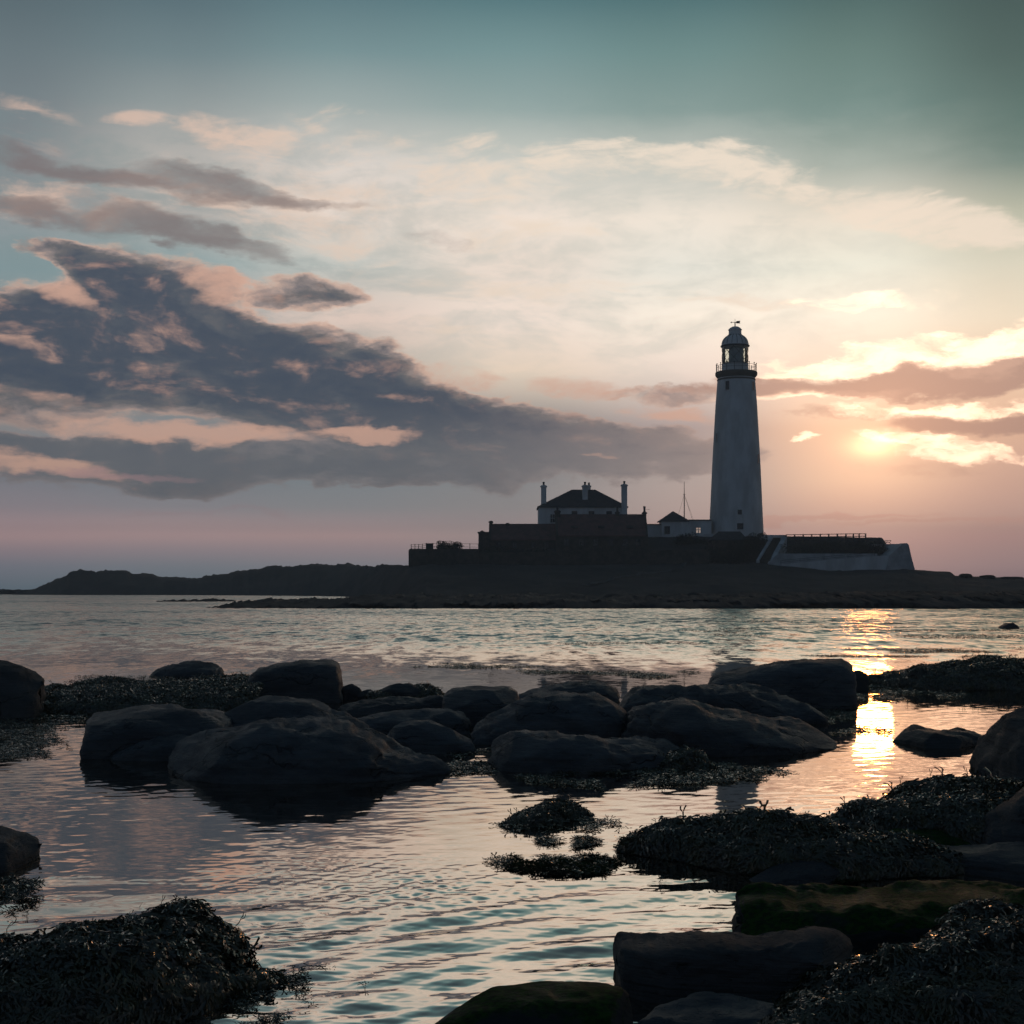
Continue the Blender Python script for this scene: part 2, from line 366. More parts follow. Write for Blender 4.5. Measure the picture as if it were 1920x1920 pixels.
def cracks(m, sc=.9, depth=.05):
    t = m.node_tree; N = NT(t); bn = [n for n in t.nodes if n.type == 'BUMP'][0]; b = t.nodes['Principled BSDF']
    geo = N.new('ShaderNodeNewGeometry'); pos = geo.outputs['Position']
    w = N.v('ADD', N.mapping(pos, sc=(.55, .8, 2.6)), N.v('SCALE', N.noise(pos, 1.6, 4, .6, 'Color'), scale=1.1))
    v = N.new('ShaderNodeTexVoronoi', feature='DISTANCE_TO_EDGE'); N.put(v.inputs['Vector'], w); v.inputs['Scale'].default_value = sc
    c = N.m('MAXIMUM', N.mapr(v.outputs['Distance'], 0.0, .022), N.mapr(N.noise(pos, 1.3, 3, .6), .46, .54))
    lay = N.noise(N.mapping(pos, rot=(.06,.09,0), sc=(.6,.6,16)), 1.0, 4, .65)
    pits = N.mapr(N.noise(pos, 26, 2, .5), .30, .42)
    b2 = N.new('ShaderNodeBump'); b2.inputs['Strength'].default_value = 1.0; b2.inputs['Distance'].default_value = depth
    N.put(b2.inputs['Height'], N.m('ADD', N.m('ADD', N.m('MULTIPLY', c, .6), N.m('MULTIPLY', lay, 1.3)), N.m('MULTIPLY', pits, .12)))
    N.l.new(bn.outputs[0], b2.inputs['Normal']); N.l.new(b2.outputs[0], b.inputs['Normal'])
    old = b.inputs['Base Color'].links[0].from_socket
    N.put(b.inputs['Base Color'], N.mix(N.m('MULTIPLY', N.m('SUBTRACT', 1.0, c), .45), old, (.006,.007,.008)))
for k_ in ('rock', 'rock_light', 'rock_dark', 'rock_black'): cracks(M[k_])
M['moss'] = material('green_algae', (.022,.050,.008), (.012,.028,.006), .85, 4, 1.0, 45, .15, bdist=.02, third=((.012,.014,.010), .45, 2.2))
M['island'] = material('island_turf', (.090,.078,.070), (.060,.053,.050), .97, .09, .6, .8, .1, (1,1,3), bdist=.3)
M['foreshore'] = material('foreshore_rock', (.030,.031,.033), (.018,.019,.020), .85, .25, .8, 1.1, .2, (1,.5,3), bdist=.3)
M['path'] = material('worn_path', (.055,.057,.06), (.03,.032,.034), .9, .4, .3, 3)
M['white'] = material('whitewash', (.82,.82,.81), (.62,.61,.59), .75, .45, .25, 6, .3, (1,1,.35), bdist=.01)
M['white_worn'] = material('worn_whitewash', (.62,.62,.62), (.42,.42,.42), .85, .5, .6, 3, .3, bdist=.05)
M['stone'] = material('sandstone', (.12,.10,.08), (.07,.06,.05), .9, 1.2, .8, 3.5, .2, bdist=.05)
M['redtile'] = material('red_pantile', (.20,.105,.09), (.13,.075,.066), .85, 1.0, .5, 3, .2, bdist=.04)
M['slate'] = material('slate', (.075,.07,.07), (.05,.048,.05), .75, 1.2, .5, 3, .3, bdist=.03)
M['darkpaint'] = material('dark_paint', (.03,.03,.03), (.02,.02,.02), .5, 4, 0, 4)
M['lens'] = material('lens_housing', (.42,.46,.50), (.30,.34,.38), .5, 2, 0, 4)
M['metal'] = material('painted_iron', (.05,.045,.045), (.03,.028,.028), .5, 3, 0, 4)
M['wood'] = material('weathered_timber', (.07,.055,.045), (.04,.034,.03), .85, 2, .4, 12)
M['bush'] = material('shrub_leaves', (.055,.058,.042), (.035,.038,.030), .8, .8, 0, 4, .2)
M['cornice'] = material('buff_paint', (.16,.13,.10), (.12,.10,.08), .8, .6, .2, 6, .3)
M['blue'] = material('blue_sheet', (.10,.18,.34), (.08,.14,.28), .6, 1, 0, 4)
M['pane'] = material('window_glass', (.015,.017,.02), (.01,.012,.015), .12, 1, 0, 4, .6)
def glass_mat():
    m = bpy.data.materials.new('lantern_glass'); m.use_nodes = True; t = m.node_tree; N = NT(t); t.nodes.clear()
    tr = N.new('ShaderNodeBsdfTransparent'); tr.inputs[0].default_value = (.86,.90,.86,1)
    gl = N.new('ShaderNodeBsdfGlossy'); gl.inputs['Roughness'].default_value = .03
    fr = N.new('ShaderNodeFresnel'); fr.inputs[0].default_value = 1.3
    mx = N.new('ShaderNodeMixShader'); N.l.new(fr.outputs[0], mx.inputs[0]); N.l.new(tr.outputs[0], mx.inputs[1]); N.l.new(gl.outputs[0], mx.inputs[2])
    o = N.new('ShaderNodeOutputMaterial'); N.l.new(mx.outputs[0], o.inputs[0]); return m
M['glass'] = glass_mat()
def moss_rock(name, c1, c2, amt=.5):
    """dark rock whose upward faces carry green algae"""
    m = material(name, c1, c2, .62, 1.4, .9, 10, .25, (1,1,2), bdist=.03); t = m.node_tree; N = NT(t); b = t.nodes['Principled BSDF']
    geo = N.new('ShaderNodeNewGeometry'); sp = N.new('ShaderNodeSeparateXYZ'); N.put(sp.inputs[0], geo.outputs['Normal'])
    old = b.inputs['Base Color'].links[0].from_socket
    n = N.noise(geo.outputs['Position'], 2.6, 7, .65); f = N.noise(geo.outputs['Position'], 30, 4, .6)
    k = N.mapr(N.m('ADD', N.m('MULTIPLY', sp.outputs[2], .9), N.m('SUBTRACT', n, .5)), 1.05-amt, 1.25-amt)
    g = N.mix(N.mapr(f, .4, .62), (.010,.028,.009), (.014,.056,.007))
    N.put(b.inputs['Base Color'], N.mix(k, old, g))
    return m
M['mossrock'] = moss_rock('algae_covered_rock', (.036,.041,.044), (.024,.028,.031), .45); M['mossrock'].node_tree.nodes['Principled BSDF'].inputs['Specular IOR Level'].default_value = .03

# ------------------------------------------------------------------ water: ripples are real geometry, fine chop is bump
def water_mat():
    m = bpy.data.materials.new('sea_water'); m.use_nodes = True; t = m.node_tree; N = NT(t); b = t.nodes['Principled BSDF']
    b.inputs['Base Color'].default_value = (.006,.012,.015,1)
    b.inputs['IOR'].default_value = 1.75; b.inputs['Roughness'].default_value = .03
    geo = N.new('ShaderNodeNewGeometry'); pos = geo.outputs['Position']
    sp = N.new('ShaderNodeSeparateXYZ'); N.put(sp.inputs[0], pos)
    Yd = sp.outputs[1]
    b.inputs['IOR'].default_value = 14.0; b.inputs['Specular Tint'].default_value = (1, .92, .83, 1)
    far = N.mapr(Yd, 26, 36)
    # wind chop as a field of facet slopes (point sampled, so it survives at distance)
    c1 = N.v('SUBTRACT', N.noise(N.mapping(pos, sc=(1.5, .55, 1)), 1.0, 4, .68, 'Color'), (.5, .5, .5))
    c2 = N.v('SUBTRACT', N.noise(N.mapping(pos, loc=(9, 4, 0), sc=(3.6, 9.0, 1)), 1.0, 3, .6, 'Color'), (.5, .5, .5))
    patch = N.mapr(N.noise(N.mapping(pos, sc=(.03, .035, 1)), 1.0, 3, .5), .30, .62, .55, 1.15)
    wind = N.m('MULTIPLY', N.m('MULTIPLY', far, N.mapr(Yd, 30, 62, .22, 1.0)), patch)
    k1 = N.m('MULTIPLY', wind, 0.95); k2 = N.m('ADD', N.m('MULTIPLY', wind, 0.40), N.mapr(Yd, 7, 12, .012, .060))
    sl = N.v('ADD', N.v('MULTIPLY', N.v('SCALE', c1, scale=k1), (.9, 1, 0)), N.v('MULTIPLY', N.v('SCALE', c2, scale=k2), (.40, 1, 0)))
    sl = N.v('ADD', sl, N.v('SCALE', (0, -.165, 0), scale=wind))
    nr = N.v('NORMALIZE', N.v('ADD', geo.outputs['Normal'], sl))
    N.put(b.inputs['Normal'], nr)
    N.put(b.inputs['Roughness'], N.mapr(Yd, 20, 150, .03, .10, False))
    return m
M['water'] = water_mat()
def build_water():
    nc, nr = 760, 1150
    py = np.concatenate([np.linspace(2300, 1250, 850), np.linspace(1249, 1112, 270), np.array([1110,1108.5,1107.5,1106.8,1106.3,1106.1,1105.95,1105.85])])
    Y = H*F/(py-HOR); px = np.concatenate([np.linspace(-1100,-240,40), np.linspace(-220, 2140, nc), np.linspace(2170,3100,40)])
    PX, YY = np.meshgrid(px, Y); X = (PX-960)/F*YY
    Z = np.zeros_like(X)
    r = np.random.RandomState(3)
    def band(n, l0, l1, th, sp, slope, amp):
        # sum of directional wavelets; slope = rms slope
        z = np.zeros_like(X)
        for i in range(n):
            L = l0*(l1/l0)**r.rand(); k = 2*math.pi/L; a = th+r.randn()*sp
            z += np.sin(k*(X*math.cos(a)+YY*math.sin(a))+r.rand()*6.28+.6*np.sin(X*1.1+YY*.7*r.rand()+i))/k
        return z*slope/math.sqrt(n/2)*amp
    def fld(sx, sy, seed):
        q = np.random.RandomState(seed); z = 0
        for i in range(7): z = z+np.sin(X*sx*q.uniform(.5,1.6)*q.choice([-1,1])+YY*sy*q.uniform(.5,1.6)+q.rand()*6.3)
        return np.clip(z/4+.5, 0, 1)
    near = np.clip((9.8-YY)/4.0, 0, 1)**1.2                    # larger swell-ripples close to the camera
    mid = np.clip((34-YY)/10, 0, 1)
    calm = .35+.65*fld(.35, .5, 5)
    Z += band(14, .38, .95, math.radians(112), .34, .088, 1)*near*(.35+.65*fld(.8,.8,9))
    Z += band(22, .16, .36, math.radians(104), .45, .050, 1)*(.30+.70*near)*mid*calm
    # arcs spreading from the slab bottom right
    cx, cy = gx(1500, 6.8), 5.6; R = np.hypot(X-cx, (YY-cy))
    Z += .0055*np.sin(R*2*math.pi/.42+1.6*np.sin(X*1.3+YY)+1.1*np.sin(X*2.9-YY*1.7))*(.5+.5*fld(1.1,1.3,21))*np.exp(-((R-2.2)/1.5)**2)*(YY < 12)
    Z += band(30, .05, .13, math.radians(95), .5, .030, 1)*mid*np.clip((22-YY)/14, 0, 1)*calm
    # small upwelling eddies
    for ex, ey, er in ((760,1665,.9),(560,1760,.35),(470,1745,.3)):
        yy = wy(ey); w = np.exp(-(((X-gx(ex,yy))/er)**2+((YY-yy)/(er*.8))**2))
        Z += w*band(14, .06, .16, math.radians(80), 1.2, .09, 1)
    V = np.stack([X, YY, Z], -1).reshape(-1, 3); a, b = X.shape
    i = np.arange(a*b).reshape(a, b)
    Q = np.stack([i[:-1,:-1], i[:-1,1:], i[1:,1:], i[1:,:-1]], -1).reshape(-1, 4)
    me = np_mesh('sea_water', V, Q)
    tag(link_mesh('sea_water', me, M['water'], smooth=True), kind='structure')
    # water to the sides, behind the camera and out to the horizon, just under the rippled sheet
    g = MB().add([(-1300,-300,-.05),(1300,-300,-.05),(1300,1300,-.05),(-1300,1300,-.05)], [(0,1,2,3)])
    tag(g.build('sea_around', M['water']), kind='structure')
build_water()

# ------------------------------------------------------------------ island terrain
colsT = [(20,380,388,1118),(55,374,386,1109),(100,368,386,1091),(124,366,386,1082),(130,366,386,1074),(152,365,386,1069),(182,365,386,1073),(200,365,386,1070),(240,362,386,1071),(248,362,386,1075),
 (282,360,385,1078),(300,360,384,1084),(330,358,383,1085),(378,352,381,1083),(384,352,381,1080),(428,346,378,1079),(434,345,377,1074),(470,340,374,1068),(520,330,368,1064),(600,315,355,1059),
 (640,300,345,1060),(700,255,300,1062),(764,190,232,1060),(800,165,226,1060),(1000,165,226,1058),(1300,165,226,1058),(1430,165,226,1058),(1560,165,224,1070),(1716,165,226,1068),
 (1784,165,230,1073),(1790,165,230,1080),(1920,165,235,1085),(2150,165,240,1095),(2300,165,240,1103)]
CT = np.array(colsT, float)
def sstep(x, a, b):
    t = np.clip((x-a)/(b-a), 0, 1); return t*t*(3-2*t)
def terrain(px, Y):
    sh = np.interp(px, CT[:,0], CT[:,1]); rg = np.interp(px, CT[:,0], CT[:,2]); zr = H-(np.interp(px, CT[:,0], CT[:,3])-HOR)/F*rg
    t = np.clip((Y-sh)/(rg-sh), -0.3, 1)
    z = np.where(t > 0, zr*np.power(np.clip(t, 0, 1), .85), t*6)
    # buildings' plateau
    k = sstep(px, 905, 935)*(1-sstep(px, 1650, 1690))*sstep(Y, 229, 244)
    z = z+k*(10.9-z)*(Y < 300)
    back = sstep(Y, rg+45, rg+80)
    return z*(1-back)-1.5*back
def build_island():
    px = np.arange(0, 2300, 3.0); Y = np.concatenate([np.arange(150, 226, 2.2), np.arange(226, 250, 1.2), np.arange(250, 480, 4.0)])
    PX, YY = np.meshgrid(px, Y); Z = terrain(PX, YY); X = (PX-960)/F*YY
    V = np.stack([X, YY, Z], -1).reshape(-1, 3)
    for v in V:
        if v[2] > -.4:
            p = Vector((v[0]*.10, v[1]*.10, v[2]*.2)); n = mnoise.fractal(p, .9, 2.0, 5)
            q = mnoise.fractal(Vector((v[0]*.45, v[1]*.2, 3)), .8, 2.0, 3)
            lim = .35 if 224 < v[1] < 262 and v[0] > -22 else 1
            if v[0] < -18: n = n*.9+1.5*(round(mnoise.noise(Vector((v[0]*.16, v[1]*.05, 9)))*3)/3); q *= 1.8
            v[2] += (n*.55+q*.22)*lim
    a, b = X.shape; i = np.arange(a*b).reshape(a, b)
    Q = np.stack([i[:-1,:-1], i[:-1,1:], i[1:,1:], i[1:,:-1]], -1).reshape(-1, 4)
    tag(link_mesh('island_ground', np_mesh('island_ground', V, Q), M['island'], smooth=True), kind='structure')
build_island()
def hit(px, py):
    for Y in np.arange(150, 400, .5):
        if terrain(np.array(px, float), np.array(Y))+0.05 >= gz(py, Y): return float(Y)
    return 226.
def build_reef(name, prof, y0, y1, seed, mat, label=None, kind='structure'):
    """low tidal ledge; prof = [(px, top py at middle depth)]"""
    P_ = np.array(prof, float); px = np.arange(P_[0,0], P_[-1,0]+.1, 2.5); Y = np.linspace(y0, y1, 34)
    PX, YY = np.meshgrid(px, Y); ym = (y0+y1)/2; X = (PX-960)/F*ym
    zt = H-(np.interp(PX, P_[:,0], P_[:,1])-HOR)/F*ym
    s = (YY-y0)/(y1-y0); e = np.clip(1-np.abs(2*s-1)**3, 0, 1)**.6
    Z = -.5+(zt+.5)*e
    V = np.stack([X, YY, Z], -1).reshape(-1, 3); ee = e.reshape(-1)
    for v, w in zip(V, ee):
        n = mnoise.fractal(Vector((v[0]*.25+seed, v[1]*.25, 0)), .8, 2, 5); q = mnoise.fractal(Vector((v[0]*1.2, v[1]*.6+seed, 5)), .8, 2, 3)
        v[1] += 3.5*n; v[2] += (n*.34+q*.26+.10*mnoise.noise(Vector((v[0]*3, v[1]*.8, seed))))*w
    a, b = X.shape; i = np.arange(a*b).reshape(a, b)
    Q = np.stack([i[:-1,:-1], i[:-1,1:], i[1:,1:], i[1:,:-1]], -1).reshape(-1, 4)
    tag(link_mesh(name, np_mesh(name, V, Q), mat, smooth=True), label, kind=kind)
build_reef('foreshore_reef', [(425,1140),(450,1134),(475,1130),(540,1128),(600,1127),(640,1124),(690,1119),(760,1118),(860,1120),(960,1116),(1100,1119),(1300,1118),(1500,1114),(1700,1112),(1920,1113),(2200,1113)], 125, 172, 2, M['foreshore'])
build_reef('far_reef_spit', [(295,1131),(305,1126.5),(400,1127),(470,1128),(520,1126),(600,1125),(690,1124),(760,1122)], 186, 200, 9, M['foreshore'])
build_reef('outer_reef', [(-60,1108),(0,1105),(20,1107),(40,1105),(60,1109),(75,1112)], 392, 404, 19, M['foreshore'])
# worn path climbing the slope
def build_path():
    pts = [(1092,1094),(1112,1091),(1135,1090),(1160,1083),(1200,1077),(1240,1070),(1270,1063),(1292,1056)]
    V = []; Fq = []
    fine = []
    for i in range(len(pts)-1):
        for k in range(6):
            t = k/6; fine.append((pts[i][0]*(1-t)+pts[i+1][0]*t, pts[i][1]*(1-t)+pts[i+1][1]*t))
    r = random.Random(4)
    for i, (px, py) in enumerate(fine):
        Y = hit(px, py); w = .9+r.uniform(-.4,.5)
        for dy in (-w, w):
            yy = Y+dy*1.3; z = float(terrain(np.array(px,float), np.array(yy))); x = gx(px, Y)
            p = Vector((x*.10, yy*.10, z*.2)); n = mnoise.fractal(p,.9,2.0,5); q = mnoise.fractal(Vector((x*.45, yy*.2, 3)), .8, 2.0, 3)
            V.append((x, yy, z+n*.55+q*.22+.15))
        if i: Fq.append((2*i-2, 2*i, 2*i+1, 2*i-1))
    me = bpy.data.meshes.new('path'); me.from_pydata(V, [], Fq); tag(link_mesh('path', me, M['path']), kind='structure')
build_path()

# ------------------------------------------------------------------ lighthouse
def window(px, py, w, h, Y, mat_frame, parent, depth=.12, frames=1, name='window'):
    x, z = gx(px, Y), gz(py, Y)
    m = MB(); t = .07
    m.box(x-w/2, x+w/2, Y-depth, Y+.1, z-h/2, z-h/2+t); m.box(x-w/2, x+w/2, Y-depth, Y+.1, z+h/2-t, z+h/2)
    m.box(x-w/2, x-w/2+t, Y-depth, Y+.1, z-h/2+t, z+h/2-t); m.box(x+w/2-t, x+w/2, Y-depth, Y+.1, z-h/2+t, z+h/2-t)
    m.box(x-.03, x+.03, Y-depth+.02, Y+.1, z-h/2+t, z+h/2-t); m.box(x-w/2+t, x+w/2-t, Y-depth+.03, Y+.1, z-.03, z+.03)
    o = m.build(name, mat_frame, parent)
    MB().box(x-w/2+t*.5, x+w/2-t*.5, Y-depth+.05, Y+.1, z-h/2+t*.5, z+h/2-t*.5).build('pane', M['pane'], o)
    return o
LY = 250.0
u = LY/F      # metres per pixel there
def build_lighthouse():
    cx, cy = gx(1380.5, LY), LY
    g = float(terrain(np.array(1380.), np.array(LY)))
    root = empty('lighthouse', (cx, cy, g-.3), 'tall white tapering lighthouse tower with glazed lantern and domed top', 'lighthouse')
    Z = lambda py: gz(py, LY)
    prof = [(52*u, g-.3), (50.6*u, Z(1000)), (47.8*u, Z(940)), (45.2*u, Z(880)), (42.0*u, Z(820)), (38.6*u, Z(760)), (35.0*u, Z(713)), (34.4*u, Z(709))]
    tw = MB().lathe(cx, cy, prof, 96).build('tower', M['white'], root, True)
    MB().lathe(cx, cy, [(35.2*u, Z(714.5)), (35.9*u, Z(713.5)), (35.9*u, Z(712)), (34.6*u, Z(711))], 96).build('string_course', M['cornice'], root, True)
    MB().lathe(cx, cy, [(34.3*u, Z(710)), (35.2*u, Z(708.6)), (37.6*u, Z(706)), (39*u, Z(704)), (39.2*u, Z(700)), (38.4*u, Z(698.2)), (24*u, Z(697.2))], 96).build('gallery', M['cornice'], root, True)
    # gallery railing
    r = MB(); R = 37.2*u; n = 16
    top = Z(686.5); mid = Z(691); bot = Z(697.6)
    ring = lambda zz, rr, th: [r.bar((cx+rr*math.cos(2*math.pi*i/48), cy+rr*math.sin(2*math.pi*i/48), zz), (cx+rr*math.cos(2*math.pi*(i+1)/48), cy+rr*math.sin(2*math.pi*(i+1)/48), zz), th, 5) for i in range(48)]
    ring(top, R, .035); ring(mid, R, .025)
    for i in range(n):
        a = 2*math.pi*(i+.35)/n; p = (cx+R*math.cos(a), cy+R*math.sin(a))
        r.bar((*p, bot-.1), (*p, top+.25), .055, 6); r.lathe(p[0], p[1], [(.02, top+.2), (.11, top+.28), (.11, top+.36), (.02, top+.44)], 8)
    r.build('railing', M['metal'], root)
    # lantern room
    lcx = gx(1378.2, LY)
    MB().lathe(lcx, cy, [(26*u, Z(697.4)), (24.8*u, Z(695)), (24.6*u, Z(683)), (24.9*u, Z(682.5))], 64).build('lantern_base', M['white'], root, True)
    gl = MB().lathe(lcx, cy, [(23.8*u, Z(682.8)), (23.8*u, Z(650.6))], 64, cap=False).build('lantern_glass', M['glass'], root, True)
    lt = MB(); R = 24.3*u; zb, zt = Z(683), Z(650)
    nd = 8; segs = 20
    for s in (-1, 1):
        for i in range(nd):
            prev = None
            for k in range(segs+1):
                a = 2*math.pi*(i/nd)+s*2*math.pi*k/segs*(1.6/nd)+.13
                p = (lcx+R*math.cos(a), cy+R*math.sin(a), zb+(zt-zb)*k/segs)
                if prev: lt.bar(prev, p, .04, 5)
                prev = p
    for i in range(nd):
        a = 2*math.pi*(i/nd)+.13
    for zz in (zb+.05, zt-.05):
        for i in range(48):
            a, b = 2*math.pi*i/48, 2*math.pi*(i+1)/48
            lt.bar((lcx+R*math.cos(a), cy+R*math.sin(a), zz), (lcx+R*math.cos(b), cy+R*math.sin(b), zz), .07, 5)
    lt.build('lattice_bars', M['metal'], root)
    ocx = gx(1380.4, LY)
    MB().lathe(ocx, cy, [(10*u, Z(697)), (11*u, Z(686)), (14*u, Z(681)), (14.6*u, Z(674)), (13.6*u, Z(667)), (14.6*u, Z(660)), (13*u, Z(653)), (9*u, Z(650))], 32).build('lens', M['lens'], root, True)
    dm = [(24.6*u, Z(651)), (26.6*u, Z(650)), (26.8*u, Z(648)), (25.0*u, Z(647))]
    for k in range(1, 11):
        t = k/10*math.pi/2*.86
        dm.append((25.0*u*math.cos(t)*.995, Z(647)+(647-626.5)*u*math.sin(t)/math.sin(math.pi/2*.86)))
    dm += [(12.0*u, Z(627.6))]
    dm = dm[:-2]+[(13.0*u, Z(628.4)), (11.8*u, Z(627.2))]
    dome = MB().lathe(lcx, cy, dm, 64).build('dome', M['white'], root, True)
    for i in range(16):
        rb = MB(); a = 2*math.pi*i/16; pr = None
        for rr, zz in dm[3:-1]:
            p = (lcx+(rr+.02)*math.cos(a), cy+(rr+.02)*math.sin(a), zz+.02)
            if pr: rb.bar(pr, p, .05, 4)
            pr = p
        rb.build('dome_rib', M['metal'], dome)
    MB().lathe(lcx, cy, [(25.8*u, Z(650.8)), (27.1*u, Z(649.8)), (27.1*u, Z(648.6)), (25.6*u, Z(647.6))], 64).build('gutter', M['metal'], dome, True)
    MB().lathe(lcx, cy, [(11.5*u, Z(628)), (12.3*u, Z(626.6)), (11.8*u, Z(625.5)), (11.8*u, Z(619.6)), (13.2*u, Z(618.8)), (12.0*u, Z(617.6)), (9.6*u, Z(615)), (6*u, Z(612.9)), (2*u, Z(612)), (.5*u, Z(611.8))], 48).build('vent', M['white'], dome, True)
    v = MB(); vz = Z(604.4)
    v.bar((lcx, cy, Z(612.5)), (lcx, cy, Z(604)), .10, 6); v.bar((lcx, cy, Z(604)), (lcx, cy, Z(598)), .035, 5)
    v.bar((lcx-8.4*u, cy, vz), (lcx+3*u, cy, vz), .045, 5); v.bar((lcx-8.6*u, cy, vz), (lcx-6.4*u, cy, vz), .04, 6, .17); 
    v.prism([(lcx+1.5*u, vz-.0), (lcx+2.4*u, vz-.18), (lcx+9.8*u, vz-.20), (lcx+8.9*u, vz+.02), (lcx+9.8*u, vz+.30), (lcx+2.6*u, vz+.22)], cy-.03, cy+.03)
    v.build('weather_vane', M['metal'], root)
    # windows set on the tower face
    for px, py, w, h in ((1359.8,727,.72,1.55),(1407.2,727,.62,1.5),(1416.3,862.5,.5,1.5),(1341.8,822,.3,1.5),(1379,963,.75,.85),(1379.5,988.5,1.1,1.2)):
        rr = np.interp(-py, [-1000,-940,-880,-820,-760,-713], [50.6,47.8,45.2,42,38.6,35])*u
        dx = gx(px, LY)-cx; yy = cy-math.sqrt(max(rr*rr-dx*dx, .01)); px2 = 960+gx(px, LY)*F/LY
        x, z = gx(px, LY), gz(py, LY)
        a = math.atan2(dx, cy-yy)      # turn about the tower axis
        m = MB(); m.box(-w/2, w/2, -.10, .25, -h/2, h/2); 
        fr = MB(); t = .09
        fr.box(-w/2-t, w/2+t, -.16, .3, h/2, h/2+t); fr.box(-w/2-t*1.5, w/2+t*1.5, -.22, .3, -h/2-t, -h/2); fr.box(-w/2-t, -w/2, -.14, .3, -h/2, h/2); fr.box(w/2, w/2+t, -.14, .3, -h/2, h/2)
        for q in (m, fr): q.v = [(x+vx*math.cos(a)-vy*math.sin(a), yy+vx*math.sin(a)+vy*math.cos(a), z+vz) for vx, vy, vz in q.v]
        wo = m.build('window', M['pane'], root); fr.build('frame', M['white'], wo)
    m = MB(); x = gx(1379.5, LY); yy = cy-49*u
    m.box(x-.55, x+.55, yy-.35, yy+.6, gz(983.5, LY), gz(968, LY)); m.build('white_panel', M['white'], root)
build_lighthouse()

# ------------------------------------------------------------------ houses
def chimney(x, y, z0, z1, w, d, mat, parent, pots=1, ph=.65):
    m = MB(); m.box(x-w/2, x+w/2, y-d/2, y+d/2, z0, z1-.35); m.box(x-w/2-.12, x+w/2+.12, y-d/2-.12, y+d/2+.12, z1-.35, z1-.12); m.box(x-w/2+.05, x+w/2-.05, y-d/2+.05, y+d/2-.05, z1-.12, z1)
    o = m.build('chimney', mat, parent)
    for i in range(pots):
        px_ = x+(i-(pots-1)/2)*.5
        MB().lathe(px_, y, [(.2, z1), (.17, z1+ph*.5), (.22, z1+ph*.9), (.2, z1+ph)], 12).build('chimney_pot', M['slate'], o, True)
    return o
def keepers_house():
    Y = 252.0; D = 9.0; x0, x1 = gx(1010, Y), gx(1175.5, Y); z0 = 10.2; ze = gz(950, Y)
    root = empty('keepers_house', ((x0+x1)/2, Y, z0), 'two storey white house with grey hipped roof and three tall white chimneys', 'house')
    MB().box(x0, x1, Y, Y+D, z0, ze-.15).build('wall', M['white'], root)
    zr = H-(918-HOR)/F*(Y+D/2)
    rf = MB().hip(x0-.25, x1+.25, Y-.3, Y+D+.3, ze, zr, gx(1072, Y+D/2), gx(1116, Y+D/2)).build('roof', M['slate'], root)
    chimney(gx(1019.7, Y), Y+1.2, ze-2.5, gz(909, Y), .95, 1.3, M['white'], root, 1, .6)
    chimney(gx(1098, Y), Y+2.2, gz(934, Y)-.3, gz(908, Y), .95, 1.2, M['white'], root, 1, .6)
    chimney(gx(1104.5, Y+6), Y+6.5, gz(932, Y)-.3, gz(909.5, Y+6), .6, .9, M['white'], root, 1, .5)
    chimney(gx(1170, Y), Y-.55, ze-1.6, gz(908.5, Y), 1.0, 1.1, M['white'], root, 1, .6)
    for px in (1077, 1109, 1142): window(px, 966, 1.0, 1.5, Y, M['wood'], root)
    window(1036, 972, .9, 1.6, Y, M['white'], root)
    m = MB(); m.bar((gx(1124.5, Y), Y-.1, gz(949, Y)), (gx(1124.5, Y), Y-.1, gz(990, Y)), .06); m.build('drainpipe', M['white'], root)
keepers_house()
def cottage():
    Y = 236.0; D = 7.0; x0, x1 = gx(1042.5, Y), gx(1215, Y); z0 = float(terrain(np.array(1100.), np.array(229.)))-.5; ze = gz(1003, Y)
    zr = H-(966-HOR)/F*(Y+D/2)
    root = empty('red_roofed_cottage', ((x0+x1)/2, Y, z0), 'long stone cottage with dark red pantile roof in front of the white house', 'cottage')
    w = MB(); w.box(x0, x1, Y, Y+D, z0, ze)
    for xa, xb in ((x0, x0+.4), (x1-.4, x1)):
        w.add([(xa,Y,ze),(xb,Y,ze),(xb,Y+D,ze),(xa,Y+D,ze),(xa,Y+D/2,zr+.25),(xb,Y+D/2,zr+.25)], [(0,1,5,4),(2,3,4,5),(0,4,3),(1,2,5),(0,3,2,1)])
    w.build('wall', M['stone'], root)
    MB().gable(x0+.35, x1-.35, Y, Y+D, ze, zr).build('roof', M['redtile'], root)
    chimney(gx(1046.5, Y), Y+D/2, zr-1.2, gz(955, Y), .9, 1.2, M['stone'], root, 1, .5)
    chimney(gx(1160.5, Y), Y+D/2, zr-.6, gz(957, Y), .55, .8, M['stone'], root, 1, .8)
    ch = chimney(gx(1212, Y), Y+D/2, zr-1.0, gz(957.5, Y), .6, .8, M['stone'], root, 1, .95)
    a = MB(); xx, zz = gx(1212, Y), gz(953, Y); a.bar((xx, Y+D/2, zz-.3), (xx+.1, Y+D/2, zz+.1), .03); a.bar((xx, Y+D/2, zz), (xx+.9, Y+D/2, zz), .025)
    for k in range(4): a.bar((xx+.3+k*.18, Y+D/2-.3, zz), (xx+.3+k*.18, Y+D/2+.3, zz), .02, 4)
    a.build('aerial', M['metal'], root)
    for px in (1062, 1090, 1117, 1145, 1172, 1196): window(px, 1017, .95, 1.3, Y, M['wood'], root)
    for px in (1078, 1128, 1182):   # dormer-like roof lights
        x = gx(px, Y); t = .35; yy = Y+D/2*t; z = ze+(zr-ze)*t+.2
        MB().box(x-.55, x+.55, yy-.5, yy+.5, z-.25, z+.18).build('skylight', M['slate'], root)
cottage()
